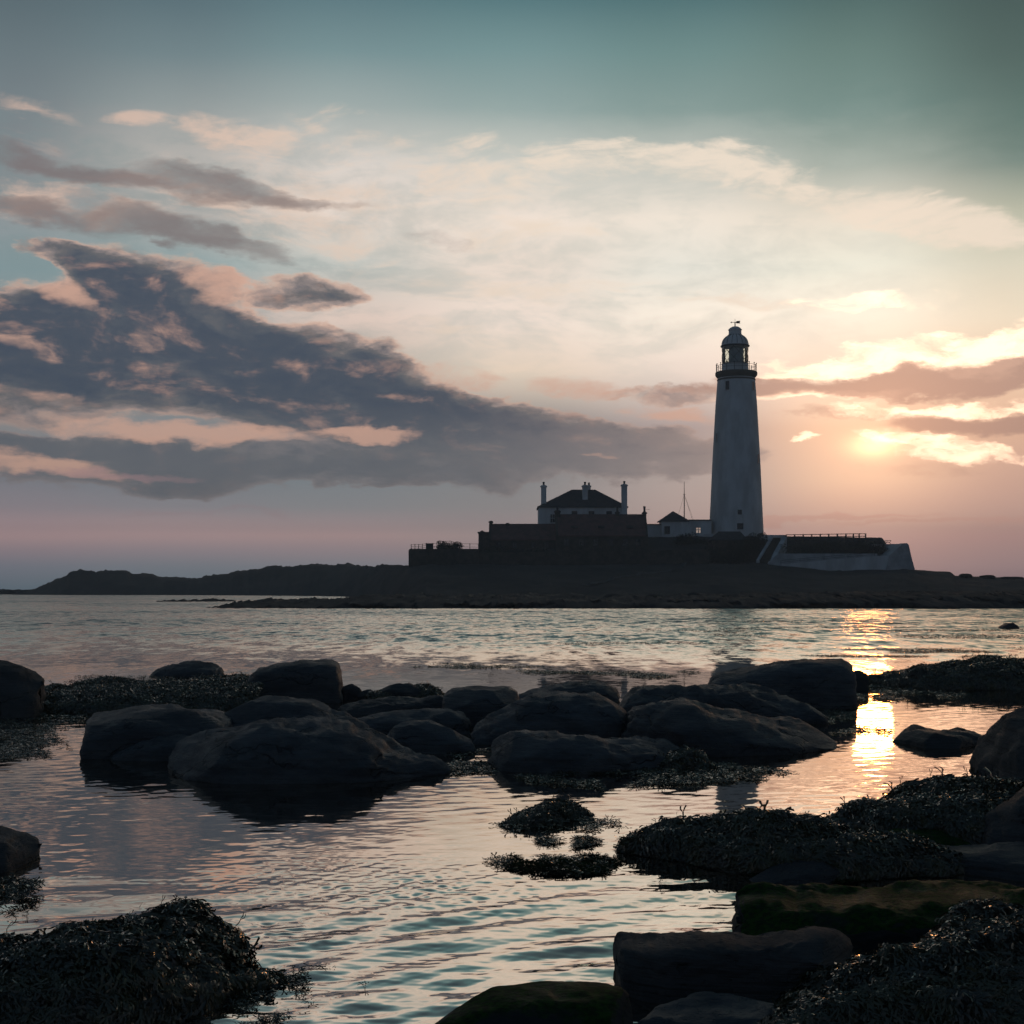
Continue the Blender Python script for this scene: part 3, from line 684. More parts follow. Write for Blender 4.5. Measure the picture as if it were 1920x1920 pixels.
def low_cottage():
    Y = 237.0; D = 6.0; x0, x1 = gx(916.5, Y), gx(1042, Y)-.02; z0 = 5.0; ze = gz(1011, Y); zr = H-(984-HOR)/F*(Y+D/2)
    root = empty('low_stone_cottage', ((x0+x1)/2, Y, z0), 'lower stone range with red roof joined to the left of the cottage', 'cottage')
    w = MB(); w.box(x0, x1, Y, Y+D, z0, ze)
    w.add([(x0,Y,ze),(x0+.35,Y,ze),(x0+.35,Y+D,ze),(x0,Y+D,ze),(x0,Y+D/2,zr+.2),(x0+.35,Y+D/2,zr+.2)], [(0,1,5,4),(2,3,4,5),(0,4,3),(1,2,5),(0,3,2,1)])
    w.build('wall', M['stone'], root)
    MB().gable(x0+.3, x1, Y, Y+D, ze, zr).build('roof', M['redtile'], root)
    chimney(gx(920, Y), Y+D/2, zr-1, gz(975, Y), .55, .8, M['stone'], root, 0)
    chimney(gx(951.5, Y), Y+D/2, zr-.6, gz(979, Y), .55, .8, M['stone'], root, 0)
    for px in (935, 965, 1000, 1025): window(px, 1022, .8, 1.1, Y, M['wood'], root)
    # lean-to at the end
    Y2 = Y+.5; a, b = gx(897, Y2), x0-.02
    r2 = empty('stone_outhouse', ((a+b)/2, Y2, z0), 'small stone outhouse with stub chimney at the left end of the buildings', 'outhouse')
    m = MB(); m.prism([(a, z0), (b, z0), (b, gz(998, Y2)), (gx(906, Y2), gz(1000, Y2)), (a, gz(1001, Y2))], Y2, Y2+5); m.build('wall', M['stone'], r2)
    m = MB(); m.box(a-.15, b, Y2-.2, Y2+5.2, gz(1000.2, Y2)+.1, gz(999, Y2)+.16); m.build('roof', M['slate'], r2)
    chimney(gx(903.5, Y2), Y2+2, gz(1001, Y2), gz(994, Y2), .5, .6, M['stone'], r2, 0)
low_cottage()
def pavilion():
    Y = 246.0; z0 = 9.0
    root = empty('white_pavilion', (gx(1265, Y), Y, z0), 'small square white building with pyramid roof between cottage and lighthouse', 'building')
    x0, x1 = gx(1241, Y), gx(1289.5, Y); ze = gz(976, Y); D = 4.6
    MB().box(x0, x1, Y, Y+D, z0, ze-.15).build('wall', M['white'], root)
    MB().hip(x0-.35, x1+.25, Y-.3, Y+D+.3, ze, gz(958.5, Y+D/2), gx(1264.3, Y), gx(1265.3, Y)).build('roof', M['slate'], root)
    window(1251, 994, .95, 1.4, Y, M['wood'], root)
    r2 = empty('white_link_building', (gx(1311, Y), Y+.8, z0), 'flat roofed white link building with paired window beside the lighthouse', 'building')
    Y2 = Y+.8
    # wall with a real opening so the sky shows through the paired window
    xa, xb = x1+.01, gx(1334, Y2); za, zb = gz(1000, Y2), gz(988.5, Y2); wa, wb = gx(1304.5, Y2), gx(1315, Y2)
    zt = gz(976.3, Y2)
    def holed(y0, y1):
        m = MB(); m.box(xa, wa, y0, y1, z0, zt); m.box(wb, xb, y0, y1, z0, zt); m.box(wa, wb, y0, y1, z0, za); m.box(wa, wb, y0, y1, zb, zt); return m
    m = holed(Y2, Y2+.3); n = MB(); n.box(xa, wa-.3, Y2+3, Y2+3.3, z0, zt); n.box(wb+.3, xb, Y2+3, Y2+3.3, z0, zt); n.box(wa-.3, wb+.3, Y2+3, Y2+3.3, z0, za-.2); n.box(wa-.3, wb+.3, Y2+3, Y2+3.3, zb+.2, zt)
    m.build('wall', M['white'], r2); n.build('wall', M['white'], r2)
    MB().box(xa-.02, xb+.02, Y2-.15, Y2+3.45, zt+.003, zt+.2).build('roof', M['slate'], r2)
    f = MB(); t = .09
    for xx in (wa, (wa+wb)/2-t/2, wb-t): f.box(xx, xx+t, Y2+.05, Y2+.2, za, zb)
    for zz in (za, za+(zb-za)*.55, zb-t): f.box(wa+.01, wb-.01, Y2+.06, Y2+.19, zz, zz+t)
    wn = f.build('window', M['white'], r2); MB().box(wa+.02, wb-.02, Y2+.11, Y2+.13, za+.02, zb-.02).build('pane', M['glass'], wn)
    r3 = empty('white_lean_to', (gx(1228, Y), Y+1, z0), 'low white flat topped lean-to against the cottage gable', 'building')
    MB().box(gx(1214, Y), x0-.02, Y+1, Y+4, z0, gz(984, Y+1)).build('wall', M['white'], r3)
    MB().box(gx(1213, Y), x0-.02, Y+.8, Y+4.2, gz(984, Y+1)+.003, gz(983, Y+1)+.05).build('roof', M['slate'], r3)
pavilion()
def mast():
    Y = 247.5; x = gx(1285.6, Y+3); y = Y+5; z0 = 10.5
    r = empty('flagpole', (x, y, z0), 'slender flagpole held by wire stays behind the small pavilion', 'flagpole')
    m = MB(); m.bar((x, y, z0), (x, y, gz(927, y)), .11, 8, .08); m.bar((x, y, gz(927, y)), (x, y, gz(903, y)), .06, 8, .04); m.bar((x-.2, y, gz(927, y)), (x+.2, y, gz(927, y)), .05, 5); m.build('pole', M['metal'], r)
    for dx, dy in ((-14, 0), (14, -1.0), (19, 1.0)):
        MB().bar((x, y, gz(927, y)), (x+dx*u, y+dy, gz(972, y)-.3), .022, 4).build('stay_wire', M['metal'], r)
mast()

# walls, terraces, stairs, ramp
def slabwall(name, poly, y0, y1, mat, label, cat='wall', Y=None):
    Yq = Y or y0
    o = MB().prism([(gx(a, Yq), gz(b, Yq)) for a, b in poly], y0, y1).build(name, mat)
    return tag(o, label, cat)
o = slabwall('terrace_wall', [(766,1064),(766,1032),(769,1029),(897,1029),(897,1064)], 227.5, 229.2, M['stone'], 'stone retaining wall of the terrace at the left end of the settlement')
MB_ = MB().box(gx(766,227.5), gx(897,227.5), 229.2, 240, 4, gz(1030,229)).build('terrace_ground', M['island']); tag(MB_, kind='structure')
slabwall('low_garden_wall', [(1215,1012),(1215,1005.5),(1318,1005.5),(1320,1001),(1346,1001),(1346,1012)], 243.2, 243.6, M['white'], 'low white garden wall along the front of the pavilion')
# front garden wall of cottage
slabwall('garden_wall', [(897,1070),(897,1036),(1042,1034),(1215,1032),(1330,1030),(1330,1070)], 228, 228.5, M['stone'], 'dark rubble garden wall running below the cottages')
def ramp_walls():
    Y = 226.0
    slabwall('ramp_wall', [(1440,1057),(1456,1041),(1460,1038),(1645,1038),(1645,1043),(1672,1041),(1672,1075),(1600,1075),(1520,1072),(1480,1066)], Y, Y+.6, M['white_worn'], 'white rendered enclosure wall below the hedge right of the lighthouse')
    slabwall('inner_ramp', [(1466,1058),(1560,1049),(1672,1040.5),(1672,1072),(1600,1071),(1520,1068),(1466,1060)], Y-1.1, Y-.9, M['white'], 'sloping white parapet of the ramp in front of the enclosure wall', 'parapet')
    MB_ = MB(); pts = [(1464,1051,1058),(1500,1047.5,1054),(1545,1044,1050),(1590,1040,1047),(1640,1036,1043)]
    yy = Y-1.2
    for i, (a, t, b) in enumerate(pts):
        MB_.bar((gx(a,yy), yy, gz(b,yy)), (gx(a,yy), yy, gz(t,yy)), .03, 5)
        if i:
            p = pts[i-1]
            for k in (0, .5): MB_.bar((gx(p[0],yy), yy, gz(p[1]+(p[2]-p[1])*k,yy)), (gx(a,yy), yy, gz(t+(b-t)*k,yy)), .025, 5)
    tag(MB_.build('ramp_railing', M['metal']), 'thin metal handrail climbing the white ramp', 'railing')
    # bastion with battered, rough end
    root_poly = [(1660,1076),(1668,1041),(1690,1022),(1693,1018.5),(1701,1018.5),(1704,1022),(1709,1044),(1716,1070),(1716,1076)]
    o = MB(); n = len(root_poly)
    o.prism([(gx(a, Y-1.4), gz(b, Y-1.4)) for a, b in root_poly], Y-1.4, Y+8)
    b = o.build('bastion_wall', M['white_worn']); tag(b, 'battered rough white masonry buttress ending the enclosure on the right', 'wall')
    slabwall('back_wall', [(1635,1048),(1635,1020.5),(1664,1020),(1692,1019.5),(1692,1048)], Y+7, Y+7.5, M['white_worn'], 'far parapet wall behind the hedge meeting the buttress')
    slabwall('tower_yard_wall', [(1425,1012),(1425,1003),(1474,1003),(1474,1012)], 240, 240.4, M['white'], 'short white yard wall at the foot of the lighthouse above the steps')
    # steps between two white cheek walls
    Y0 = 229.0
    st = empty('stone_steps', (gx(1440, Y0), Y0, 6), 'dark stone steps climbing between white cheek walls beside the lighthouse', 'steps')
    m = MB()
    for k in range(14):
        t0 = k/14; py0 = 1052-t0*44; yy = Y0+t0*8; xa = 1424+t0*24; xb = xa+20-t0*3
        m.box(gx(xa,yy), gx(xb,yy), yy, yy+.9, 5.0, gz(py0-3,yy))
    m.build('tread', M['stone'], st)
    for (xa0, xa1, wid, nm) in ((1418,1446,4.5,0),(1440,1467,8,1)):
        m = MB(); prev = None
        for k in range(9):
            t = k/8; yy = Y0-.4+t*8.2; x = gx(xa0+(xa1-xa0)*t, yy); z = gz(1050-t*47+(4 if nm else 0), yy)
            cur = (x, yy, z)
            if prev:
                w = wid*u
                a, b = prev, cur
                m.add([(a[0],a[1],4.8),(a[0]+w,a[1],4.8),(b[0]+w,b[1],4.8),(b[0],b[1],4.8),(a[0],a[1],a[2]),(a[0]+w,a[1],a[2]),(b[0]+w,b[1],b[2]),(b[0],b[1],b[2])],
                      [(0,3,2,1),(4,5,6,7),(0,1,5,4),(1,2,6,5),(2,3,7,6),(3,0,4,7)])
            prev = cur
        m.build('cheek_wall', M['white_worn'], st)
ramp_walls()
def rails(name, pts, yy, label, cat, mat, nrail=3, hpx=9, post=.07, rail=.05, every=None):
    m = MB()
    for i, (px, py) in enumerate(pts):
        m.box(gx(px,yy)-post, gx(px,yy)+post, yy-post, yy+post, gz(py+hpx,yy), gz(py,yy))
        if i:
            a = pts[i-1]
            for k in range(nrail):
                o_ = k/(nrail)*hpx
                m.bar((gx(a[0],yy), yy-post, gz(a[1]+o_,yy)-.08), (gx(px,yy), yy-post, gz(py+o_,yy)-.08), rail, 4)
    return tag(m.build(name, mat), label, cat)
rails('timber_fence', [(1474,1002),(1490,1001.7),(1506,1001.5),(1522,1001.2),(1538,1001),(1554,1000.8),(1570,1000.5),(1586,1000.3),(1600,1000.1),(1611,1000),(1623,1000)], 239.5, 'dark timber post and rail fence above the hedge', 'fence', M['wood'], 3, 14, .10, .085)
rails('terrace_railing', [(771,1020.5),(778,1020),(785,1020),(792,1019.5),(799,1018.5),(812,1018)], 229, 'metal railing at the seaward corner of the left terrace', 'railing', M['metal'], 3, 10, .05, .035)
rails('garden_railing', [(812,1018.2),(830,1018.3),(850,1018.4),(866,1018.5),(881,1018.7),(897,1019)], 232, 'thin metal railing between the round shrub and the outhouse', 'railing', M['metal'], 2, 12, .05, .035)
m = MB(); m.box(gx(798.5,229.3), gx(812,229.3), 229.3, 230, gz(1030,229.3), gz(1019.5,229.3)); m.box(gx(797.8,229.3), gx(812.7,229.3), 229.2, 230.1, gz(1019.5,229.3), gz(1018.6,229.3))
tag(m.build('storage_bin', M['darkpaint'], bevel=.03), 'dark lidded bin standing by the terrace railing', 'bin')
# wire trolley-like frame on the back wall
m = MB(); yy = 233.2
for a, b in (((1660,1013),(1671,1013.5)),((1660,1013),(1663,1017)),((1671,1013.5),(1668,1017)),((1663,1017),(1668,1017)),((1663,1017),(1661,1020)),((1668,1017),(1671,1020)),((1665,1013),(1665.5,1017))):
    m.bar((gx(a[0],yy), yy, gz(a[1],yy)), (gx(b[0],yy), yy, gz(b[1],yy)), .035, 4); m.bar((gx(a[0],yy), yy+.4, gz(a[1],yy)), (gx(b[0],yy), yy+.4, gz(b[1],yy)), .03, 4)
tag(m.build('wire_frame', M['metal']), 'small wire frame standing on the wall beside the buttress', 'frame')
# shed in front of the tower
Ys = 236.0
sh = empty('garden_shed', (gx(1362,Ys), Ys, 6), 'dark shed with sloping hipped roof at the foot of the tower', 'shed')
MB().box(gx(1338,Ys), gx(1398,Ys), Ys, Ys+4, 5.5, gz(1012,Ys)).build('wall', M['stone'], sh)
MB().hip(gx(1333,Ys), gx(1402,Ys), Ys-.3, Ys+4.3, gz(1012,Ys), gz(996.5,Ys+2), gx(1347,Ys+2), gx(1388,Ys+2)).build('roof', M['slate'], sh)
# blue boat-like sheet leaning in the garden
yy = 241.
tag(MB().prism([(gx(1293,yy),gz(1023,yy)),(gx(1304,yy),gz(1023,yy)),(gx(1307,yy),gz(1016,yy)),(gx(1303,yy),gz(1008,yy)),(gx(1299,yy),gz(1009,yy))], yy, yy+.12).build('garden_sheet', M['blue']), 'pale blue sheet leaning in the dark garden below the pavilion', 'sheet')

# shrubs: clumps of many small leaf faces on short stems
def shrub(px, py_top, py_bot, wpx, Y, label, seed, n=2600, group=None, flat=1.0, name='shrub'):
    r = np.random.RandomState(seed); cx = gx(px, Y); zt = gz(py_top, Y); zb = gz(py_bot, Y); hw = wpx/2*Y/F; hh = (zt-zb)
    root = empty(name, (cx, Y, zb), label, 'shrub', group)
    cl = [(r.uniform(-.7,.7), r.uniform(-.5,.5), r.uniform(.2,.72), r.uniform(.28,.42)) for _ in range(14)]+[(0,0,.5,.5),(-.35,0,.45,.45),(.35,0,.45,.45),(-.6,0,.3,.34),(.6,0,.3,.34)]
    V = []; Q = []
    for i in range(n):
        c = cl[r.randint(len(cl))]; d = r.randn(3); d /= np.linalg.norm(d); rad = c[3]*r.uniform(.7, 1.04)**.5*(1+.12*r.randn())
        p = np.array([c[0]*1.0+d[0]*rad, c[1]+d[1]*rad, c[2]+d[2]*rad*.75])
        if p[2] < 0: continue
        p = np.array([cx+p[0]*hw, Y+p[1]*hw*.8, zb+min(p[2], 1.05)*hh*.93])
        s = .11*r.uniform(.6, 1.5); a = r.randn(3); a /= np.linalg.norm(a); b = np.cross(a, r.randn(3)); b /= np.linalg.norm(b)
        k = len(V); V += [p-a*s, p+b*s*.5, p+a*s, p-b*s*.5]; Q.append((k, k+1, k+2, k+3))
    link_mesh('foliage', np_mesh('foliage', V, Q), M['bush'], root)
    m = MB()
    for c in cl[:10]: m.bar((cx, Y, zb-.3), (cx+c[0]*hw*.7, Y+c[1]*hw*.6, zb+c[2]*hh*.7), .06, 5, .02)
    m.build('stems', M['wood'], root)
shrub(841, 1010, 1032, 52, 230.5, 'round dark shrub on the terrace by the railing', 1, 3000)
shrub(1412, 990, 1040, 56, 234, 'tall rounded dark bush against the right foot of the lighthouse', 2, 5200)
shrub(1384, 1010, 1062, 80, 230.5, 'broad dark bush spreading below the shed', 3, 5200)
shrub(1283, 996, 1030, 48, 239, 'dark bush in front of the pavilion window', 4, 3000)
shrub(1312, 1006, 1032, 36, 239.5, 'low dark bush to the right of the blue sheet', 14, 1800)
shrub(1345, 1018, 1062, 50, 232, 'dark bush on the slope left of the steps', 5, 3000)
shrub(1570, 1011, 1040, 210, 232, 'long dark hedge growing over the white enclosure wall', 6, 9000, name='hedge')
shrub(1632, 1016, 1042, 60, 231, 'end tuft of dark scrub tumbling beside the buttress', 7, 2400)
shrub(930, 1020, 1045, 70, 230.5, 'dark bush in front of the low stone range', 8, 2600)
shrub(1000, 1022, 1050, 80, 230, 'dark bush below the red roofed cottage', 10, 2600)
# ------------------------------------------------------------------ boulders
def interp_prof(prof, n, smooth=2):
    P_ = np.array(prof, float); s = np.linspace(0, 1, n); s = .5-.5*np.cos(s*math.pi)*1.0; s = .35*np.linspace(0,1,n)+.65*s
    px = P_[0,0]+(P_[-1,0]-P_[0,0])*s
    a = np.interp(px, P_[:,0], P_[:,1]); b = np.interp(px, P_[:,0], P_[:,2])
    for _ in range(smooth):
        a[1:-1] = (a[:-2]+2*a[1:-1]+a[2:])/4; b[1:-1] = (b[:-2]+2*b[1:-1]+b[2:])/4
    return px, a, b
def loft(prof, depth, sq=2.6, end=3.0, seed=0, amp=.03, na=44, n=72, zb=-.35, tilt=0, base=None, strata=0.5, facets=0):
    """prof = [(px, silhouette row, waterline row)] ; a solid of real depth behind that outline"""
    px, top, bot = interp_prof(prof, n)
    cpx = (px[0]+px[-1])/2; size = abs(px[-1]-px[0])/F*wy(bot.mean())
    if base is None: base = 0.
    V = np.zeros((n, na, 3))
    th = np.linspace(-.22*math.pi, 1.22*math.pi, na)
    for i in range(n):
        s = 2*i/(n-1)-1; k = max(1-abs(s)**end, 0)**(1/end); k = max(k, .04)
        Yf = (H-base)*F/(bot[i]-HOR); dm_ = depth if top[i] < HOR+20 else min(depth, .62*max((H-base)*F/(top[i]-HOR)-Yf, .08)); hd = dm_/2*k; Yc = Yf+dm_/2*(.55+.45*k)
        cy = np.sign(np.cos(th))*np.abs(np.cos(th))**(2/sq); sy = np.sign(np.sin(th))*np.abs(np.sin(th))**(2/sq)
        ys = Yc-hd*cy
        lo, hi = zb, H+1.5
        for _ in range(22):
            mid = (lo+hi)/2; zz = np.where(sy > 0, base+(mid-base)*sy, base+sy*.4) + tilt*(ys-Yc)
            m = (HOR+(H-zz)*F/ys)[sy > 0].min()+(2 if facets else 0)
            if m > top[i]: lo = mid
            else: hi = mid
        mid = (lo+hi)/2
        V[i,:,0] = (px[i]-960)/F*(Yc*.2+ys*.8); V[i,:,1] = ys
        V[i,:,2] = np.where(sy > 0, base+(mid-base)*sy, base+sy*.4)+tilt*(ys-Yc)
    # roughen
    flat = V.reshape(-1, 3)
    du = np.gradient(V, axis=0); dv = np.gradient(V, axis=1); nn = np.cross(du, dv); L = np.linalg.norm(nn, axis=2, keepdims=True)+1e-9; nn = (nn/L).reshape(-1, 3)
    size = max(.3, min(size, 3.0)); out = flat.copy()
    for j, p in enumerate(flat):
        q = Vector(p)
        a = mnoise.fractal(q*(1.6/size)+Vector((seed*3.1, 0, 0)), .9, 2.0, 3)
        b = mnoise.fractal(Vector((q.x*2.2, q.y*2.2, q.z*7.0+a))+Vector((0, seed, 0)), .75, 2.1, 5)
        out[j] = p+nn[j]*(a*amp*size*1.3+b*amp*size*strata)
    rr = np.random.RandomState(int(seed)+100); ctr = out.mean(0)
    for _ in range(facets):
        a = rr.uniform(0, 2*math.pi); up_ = rr.uniform(.7, 2.4); nv = np.array([math.cos(a), math.sin(a), up_]); nv /= np.linalg.norm(nv)
        d = (out-ctr)@nv; lim_ = d.max()*rr.uniform(.84, .95); ex = np.maximum(d-lim_, 0)
        out = out-nv*(ex*.88)[:,None]
    V = out.reshape(n, na, 3)
    idx = np.arange(n*na).reshape(n, na)
    Q = np.stack([idx[:-1,:-1], idx[:-1,1:], idx[1:,1:], idx[1:,:-1]], -1).reshape(-1, 4)
    return V, nn.reshape(n, na, 3), Q
def boulder(label, prof, depth, mat='rock', sq=2.6, end=3.0, seed=0, amp=.03, tilt=0, base=None, name='boulder', group=None, cat='boulder', na=60, n=96, strata=.9, facets=7):
    V, nn, Q = loft(prof, depth, sq, end, seed, amp, na, n, tilt=tilt, base=base, strata=strata, facets=facets)
    fl = V.reshape(-1, 3)
    c = fl.mean(0); c[2] = 0
    me = np_mesh(name, fl-c, Q[:, ::-1]); o = link_mesh(name, me, M[mat], smooth=True); o.location = c
    return tag(o, label, cat, group)

def flatp(pts, bot): return [(a, b, bot if not isinstance(bot, list) else np.interp(a, [q[0] for q in bot], [q[1] for q in bot])) for a, b in pts]
B = boulder
B('large domed boulder standing at the left edge beyond the weed bed', flatp([(-90,1290),(-60,1252),(0,1242),(38,1249),(62,1262),(78,1276),(87,1290),(86,1308),(80,1345)], 1350), 2.4, 'rock_black', 2.2, 3.2, 1)
B('flat oval rock alone in the bay left of the square block', flatp([(282,1267),(300,1257),(322,1249),(350,1246),(375,1244),(398,1249),(412,1256),(426,1268)], 1269), 1.6, 'rock', 2, 2.4, 2)
B('tall squared block with sloping flat top standing behind the slabs', flatp([(453,1314),(457,1285),(468,1263),(485,1249),(520,1242),(575,1238),(618,1237),(634,1243),(640,1258),(642,1314)], 1318), 1.8, 'rock', 4.2, 7, 3, .018, facets=0)
B('small round stone tucked right of the squared block', flatp([(638,1305),(645,1287),(660,1282),(675,1292),(684,1308)], 1312), .5, 'rock_dark', 2.8, 2.4, 4)
B('low rounded stone between small stone and weed tuft', flatp([(668,1306),(680,1296),(695,1293),(708,1300),(716,1310)], 1313), .5, 'rock_dark', 2.8, 2.4, 5)
B('low humped stone half buried in weed right of the block', flatp([(702,1304),(722,1291),(745,1284),(775,1284),(788,1294),(800,1308)], 1314), .8, 'rock_dark', 2.8, 2.4, 6)
B('dark flat slab lying behind the domed slab', flatp([(635,1328),(670,1316),(720,1309),(780,1307),(840,1308),(860,1318)], 1345), 1.0, 'rock_dark', 3, 3, 7)
B('dark block with level top in the middle of the row', flatp([(828,1340),(833,1302),(850,1292),(900,1289),(955,1288),(970,1293),(974,1312),(976,1345)], 1364), 1.5, 'rock', 3.6, 6, 8, .018)
B('thin rounded slab capping the rocks right of the level block', flatp([(972,1305),(990,1297),(1030,1286),(1080,1281),(1140,1282),(1153,1290),(1158,1304)], 1318), 1.3, 'rock_light', 3.2, 3, 9)
B('long low slab with pale back rising to the left of the far right boulder', flatp([(1155,1315),(1170,1298),(1200,1292),(1260,1289),(1330,1286),(1400,1291),(1460,1303),(1515,1322),(1545,1346)], 1358), 1.8, 'rock', 3.1, 3, 10)
B('large wedge boulder with steep right face at the edge of the sun glitter', flatp([(1328,1295),(1334,1274),(1350,1262),(1380,1256),(1430,1244),(1480,1238),(1540,1236),(1580,1239),(1597,1247),(1602,1268),(1604,1325)], 1328), 2.2, 'rock_light', 3.6, 5, 11, .018, facets=0)
B('small knob of rock against the right side of the wedge boulder', flatp([(1590,1290),(1594,1262),(1610,1258),(1624,1262),(1631,1275),(1629,1290)], 1295), .6, 'rock_dark', 3.2, 3, 12)
B('broad dark block with square left end in front of the weed bed', flatp([(160,1420),(162,1350),(175,1338),(215,1330),(270,1325),(340,1325),(400,1331),(435,1345),(450,1400)], [(160,1424),(450,1418)]), 2.0, 'rock', 3.4, 9, 13, .02, facets=0)
B('smooth grey hump between the square ended block and the domed slab', flatp([(408,1360),(418,1332),(440,1318),(490,1310),(540,1312),(600,1324),(650,1340),(690,1365)], 1400), 1.5, 'rock_light', 2.9, 3, 14)
B('long thin plank of rock with pale edge behind the domed slab', flatp([(655,1352),(690,1344),(760,1335),(840,1331),(868,1338),(880,1362)], 1378), 1.1, 'rock_light', 3, 3, 15)
B('big sloping boulder with pale flank right of the level block', flatp([(880,1385),(895,1368),(920,1342),(955,1320),(990,1305),(1050,1300),(1120,1301),(1155,1306),(1172,1325),(1180,1375)], 1398), 2.0, 'rock_light', 3.0, 3.2, 16)
B('rounded pale topped stone beside the domed slab right end', flatp([(722,1385),(740,1362),(770,1353),(805,1354),(850,1366),(882,1388),(890,1405)], 1414), 1.0, 'rock_light', 2.9, 2.6, 17)
B('long boulder tapering right into the glittering water', flatp([(1168,1370),(1180,1338),(1205,1319),(1245,1313),(1285,1316),(1340,1330),(1410,1345),(1480,1357),(1530,1368),(1555,1380),(1563,1402)], [(1168,1405),(1300,1420),(1480,1416),(1563,1406)]), 1.9, 'rock', 3.1, 4, 18)
B('small pale slab wedged behind the low front boulder', flatp([(1050,1380),(1070,1368),(1105,1363),(1145,1367),(1165,1380)], 1395), .7, 'rock_light', 3.2, 2.6, 19)
B('low smooth front boulder with weed along its right foot', flatp([(916,1430),(919,1392),(935,1377),(965,1371),(1040,1374),(1120,1378),(1190,1389),(1250,1400),(1290,1411),(1310,1432)], [(916,1446),(1100,1452),(1310,1436)]), 1.5, 'rock_light', 2.9, 3.4, 20)
B('small wet stone at the foot of the domed slab left side', flatp([(210,1422),(222,1402),(255,1388),(300,1379),(345,1377),(385,1383),(400,1420)], 1427), .9, 'rock_light', 2.9, 2.6, 21)
B('great domed slab filling the left foreground of the rock row', flatp([(322,1440),(328,1412),(345,1393),(400,1376),(450,1364),(510,1352),(575,1351),(650,1356),(700,1372),(760,1392),(815,1413),(842,1430),(850,1446)], [(322,1454),(420,1468),(700,1468),(850,1452)]), 2.2, 'rock_light', 2.9, 3.4, 22)
B('flat oval rock alone in the orange water', flatp([(1674,1388),(1690,1373),(1715,1364),(1745,1365),(1790,1368),(1830,1374),(1856,1382)], [(1674,1390),(1740,1406),(1800,1404),(1856,1392)]), 1.2, 'rock_dark', 2.8, 2.6, 23)
B('massive round boulder at the right edge', flatp([(1828,1450),(1832,1420),(1845,1388),(1865,1360),(1890,1340),(1925,1325),(1980,1312),(2060,1330),(2100,1400)], [(1828,1462),(1880,1488),(2100,1500)]), 2.4, 'rock_black', 2.2, 3.0, 24, facets=0)
B('dark rounded boulder lower at the right edge behind the algae slab', flatp([(1850,1590),(1858,1535),(1875,1502),(1910,1478),(1960,1462),(2040,1470),(2100,1540)], 1615), 1.5, 'rock_black', 2.3, 3.0, 25, facets=0)
B('dark snub nosed rock jutting in at the left edge', flatp([(-120,1600),(-80,1558),(-20,1550),(20,1553),(52,1560),(70,1570),(79,1586),(76,1600)], [(-120,1645),(20,1636),(79,1610)]), 1.1, 'rock_black', 2.2, 3.6, 26, facets=0)
B('tiny rock awash far out at the right', flatp([(1872,1176),(1885,1171),(1900,1170),(1911,1178)], 1179), 1.5, 'rock_dark', 2.9, 2.4, 27)
B('little stone perched beyond the far right weed bed', flatp([(1888,1243),(1895,1236),(1906,1236),(1913,1243)], 1252), .6, 'rock_dark', 2.9, 2.4, 28)
# skyline stones on the island's right end
for a, b, t, bo, lab in ((1800,1820,1075.5,1086,'small dark stone on the skyline nearest the ledge end'),(1838,1864,1078,1088,'rounded dark stone midway along the right skyline'),(1876,1918,1081,1090,'long flat dark stone furthest right on the skyline')):
    Yk = 228.; pr = []
    m = MB(); n = 12
    me_pts = []
    bm = bmesh.new(); bmesh.ops.create_icosphere(bm, subdivisions=3, radius=1)
    cxk = gx((a+b)/2, Yk); zt_ = gz(t, Yk); zb_ = gz(bo, Yk)
    for v in bm.verts:
        k = 1+.18*mnoise.noise(v.co*1.7+Vector((a, 0, 0)))
        sg = lambda q, e: math.copysign(abs(q)**e, q)
        v.co = Vector((sg(v.co.x,.7)*(b-a)/2*Yk/F*k, sg(v.co.y,.7)*1.6*k, (sg(v.co.z,.7)*(zt_-zb_)/2)*k))
    me = bpy.data.meshes.new('skyline_stone'); bm.to_mesh(me); bm.free()
    o = link_mesh('skyline_stone', me, M['foreshore'], smooth=True); o.location = (cxk, Yk, (zt_+zb_)/2); tag(o, lab, 'stone', 'stones on the right skyline')
shore = [(690,1127),(742,1123),(803,1121),(870,1122),(938,1119),(1012,1121),(1085,1122),(1150,1120),(1226,1121),(1297,1119),(1368,1119),(1441,1118),(1512,1117),(1590,1116),(1668,1115),(1745,1115),(1822,1115),(1893,1116)]
rs = random.Random(12)
for k, (px, py) in enumerate(shore):
    Yk = 150+rs.uniform(-8, 6); w = rs.uniform(.5, 1.3); bm = bmesh.new(); bmesh.ops.create_icosphere(bm, subdivisions=3, radius=1)
    for v in bm.verts:
        q_ = 1+.28*mnoise.noise(v.co*1.3+Vector((k*3.3, 0, 0)))
        v.co = Vector((v.co.x*w*q_, v.co.y*w*.8*q_, v.co.z*w*.38*q_))
    me = bpy.data.meshes.new('shore_stone'); bm.to_mesh(me); bm.free()
    o = link_mesh('shore_stone', me, M['foreshore'], smooth=True); o.location = (gx(px, Yk), Yk, gz(py, Yk)-.1); o.rotation_euler.z = rs.uniform(0, 3)
    tag(o, 'dark low stone lying on the tidal ledge below the island', 'stone', 'stones on the tidal ledge')
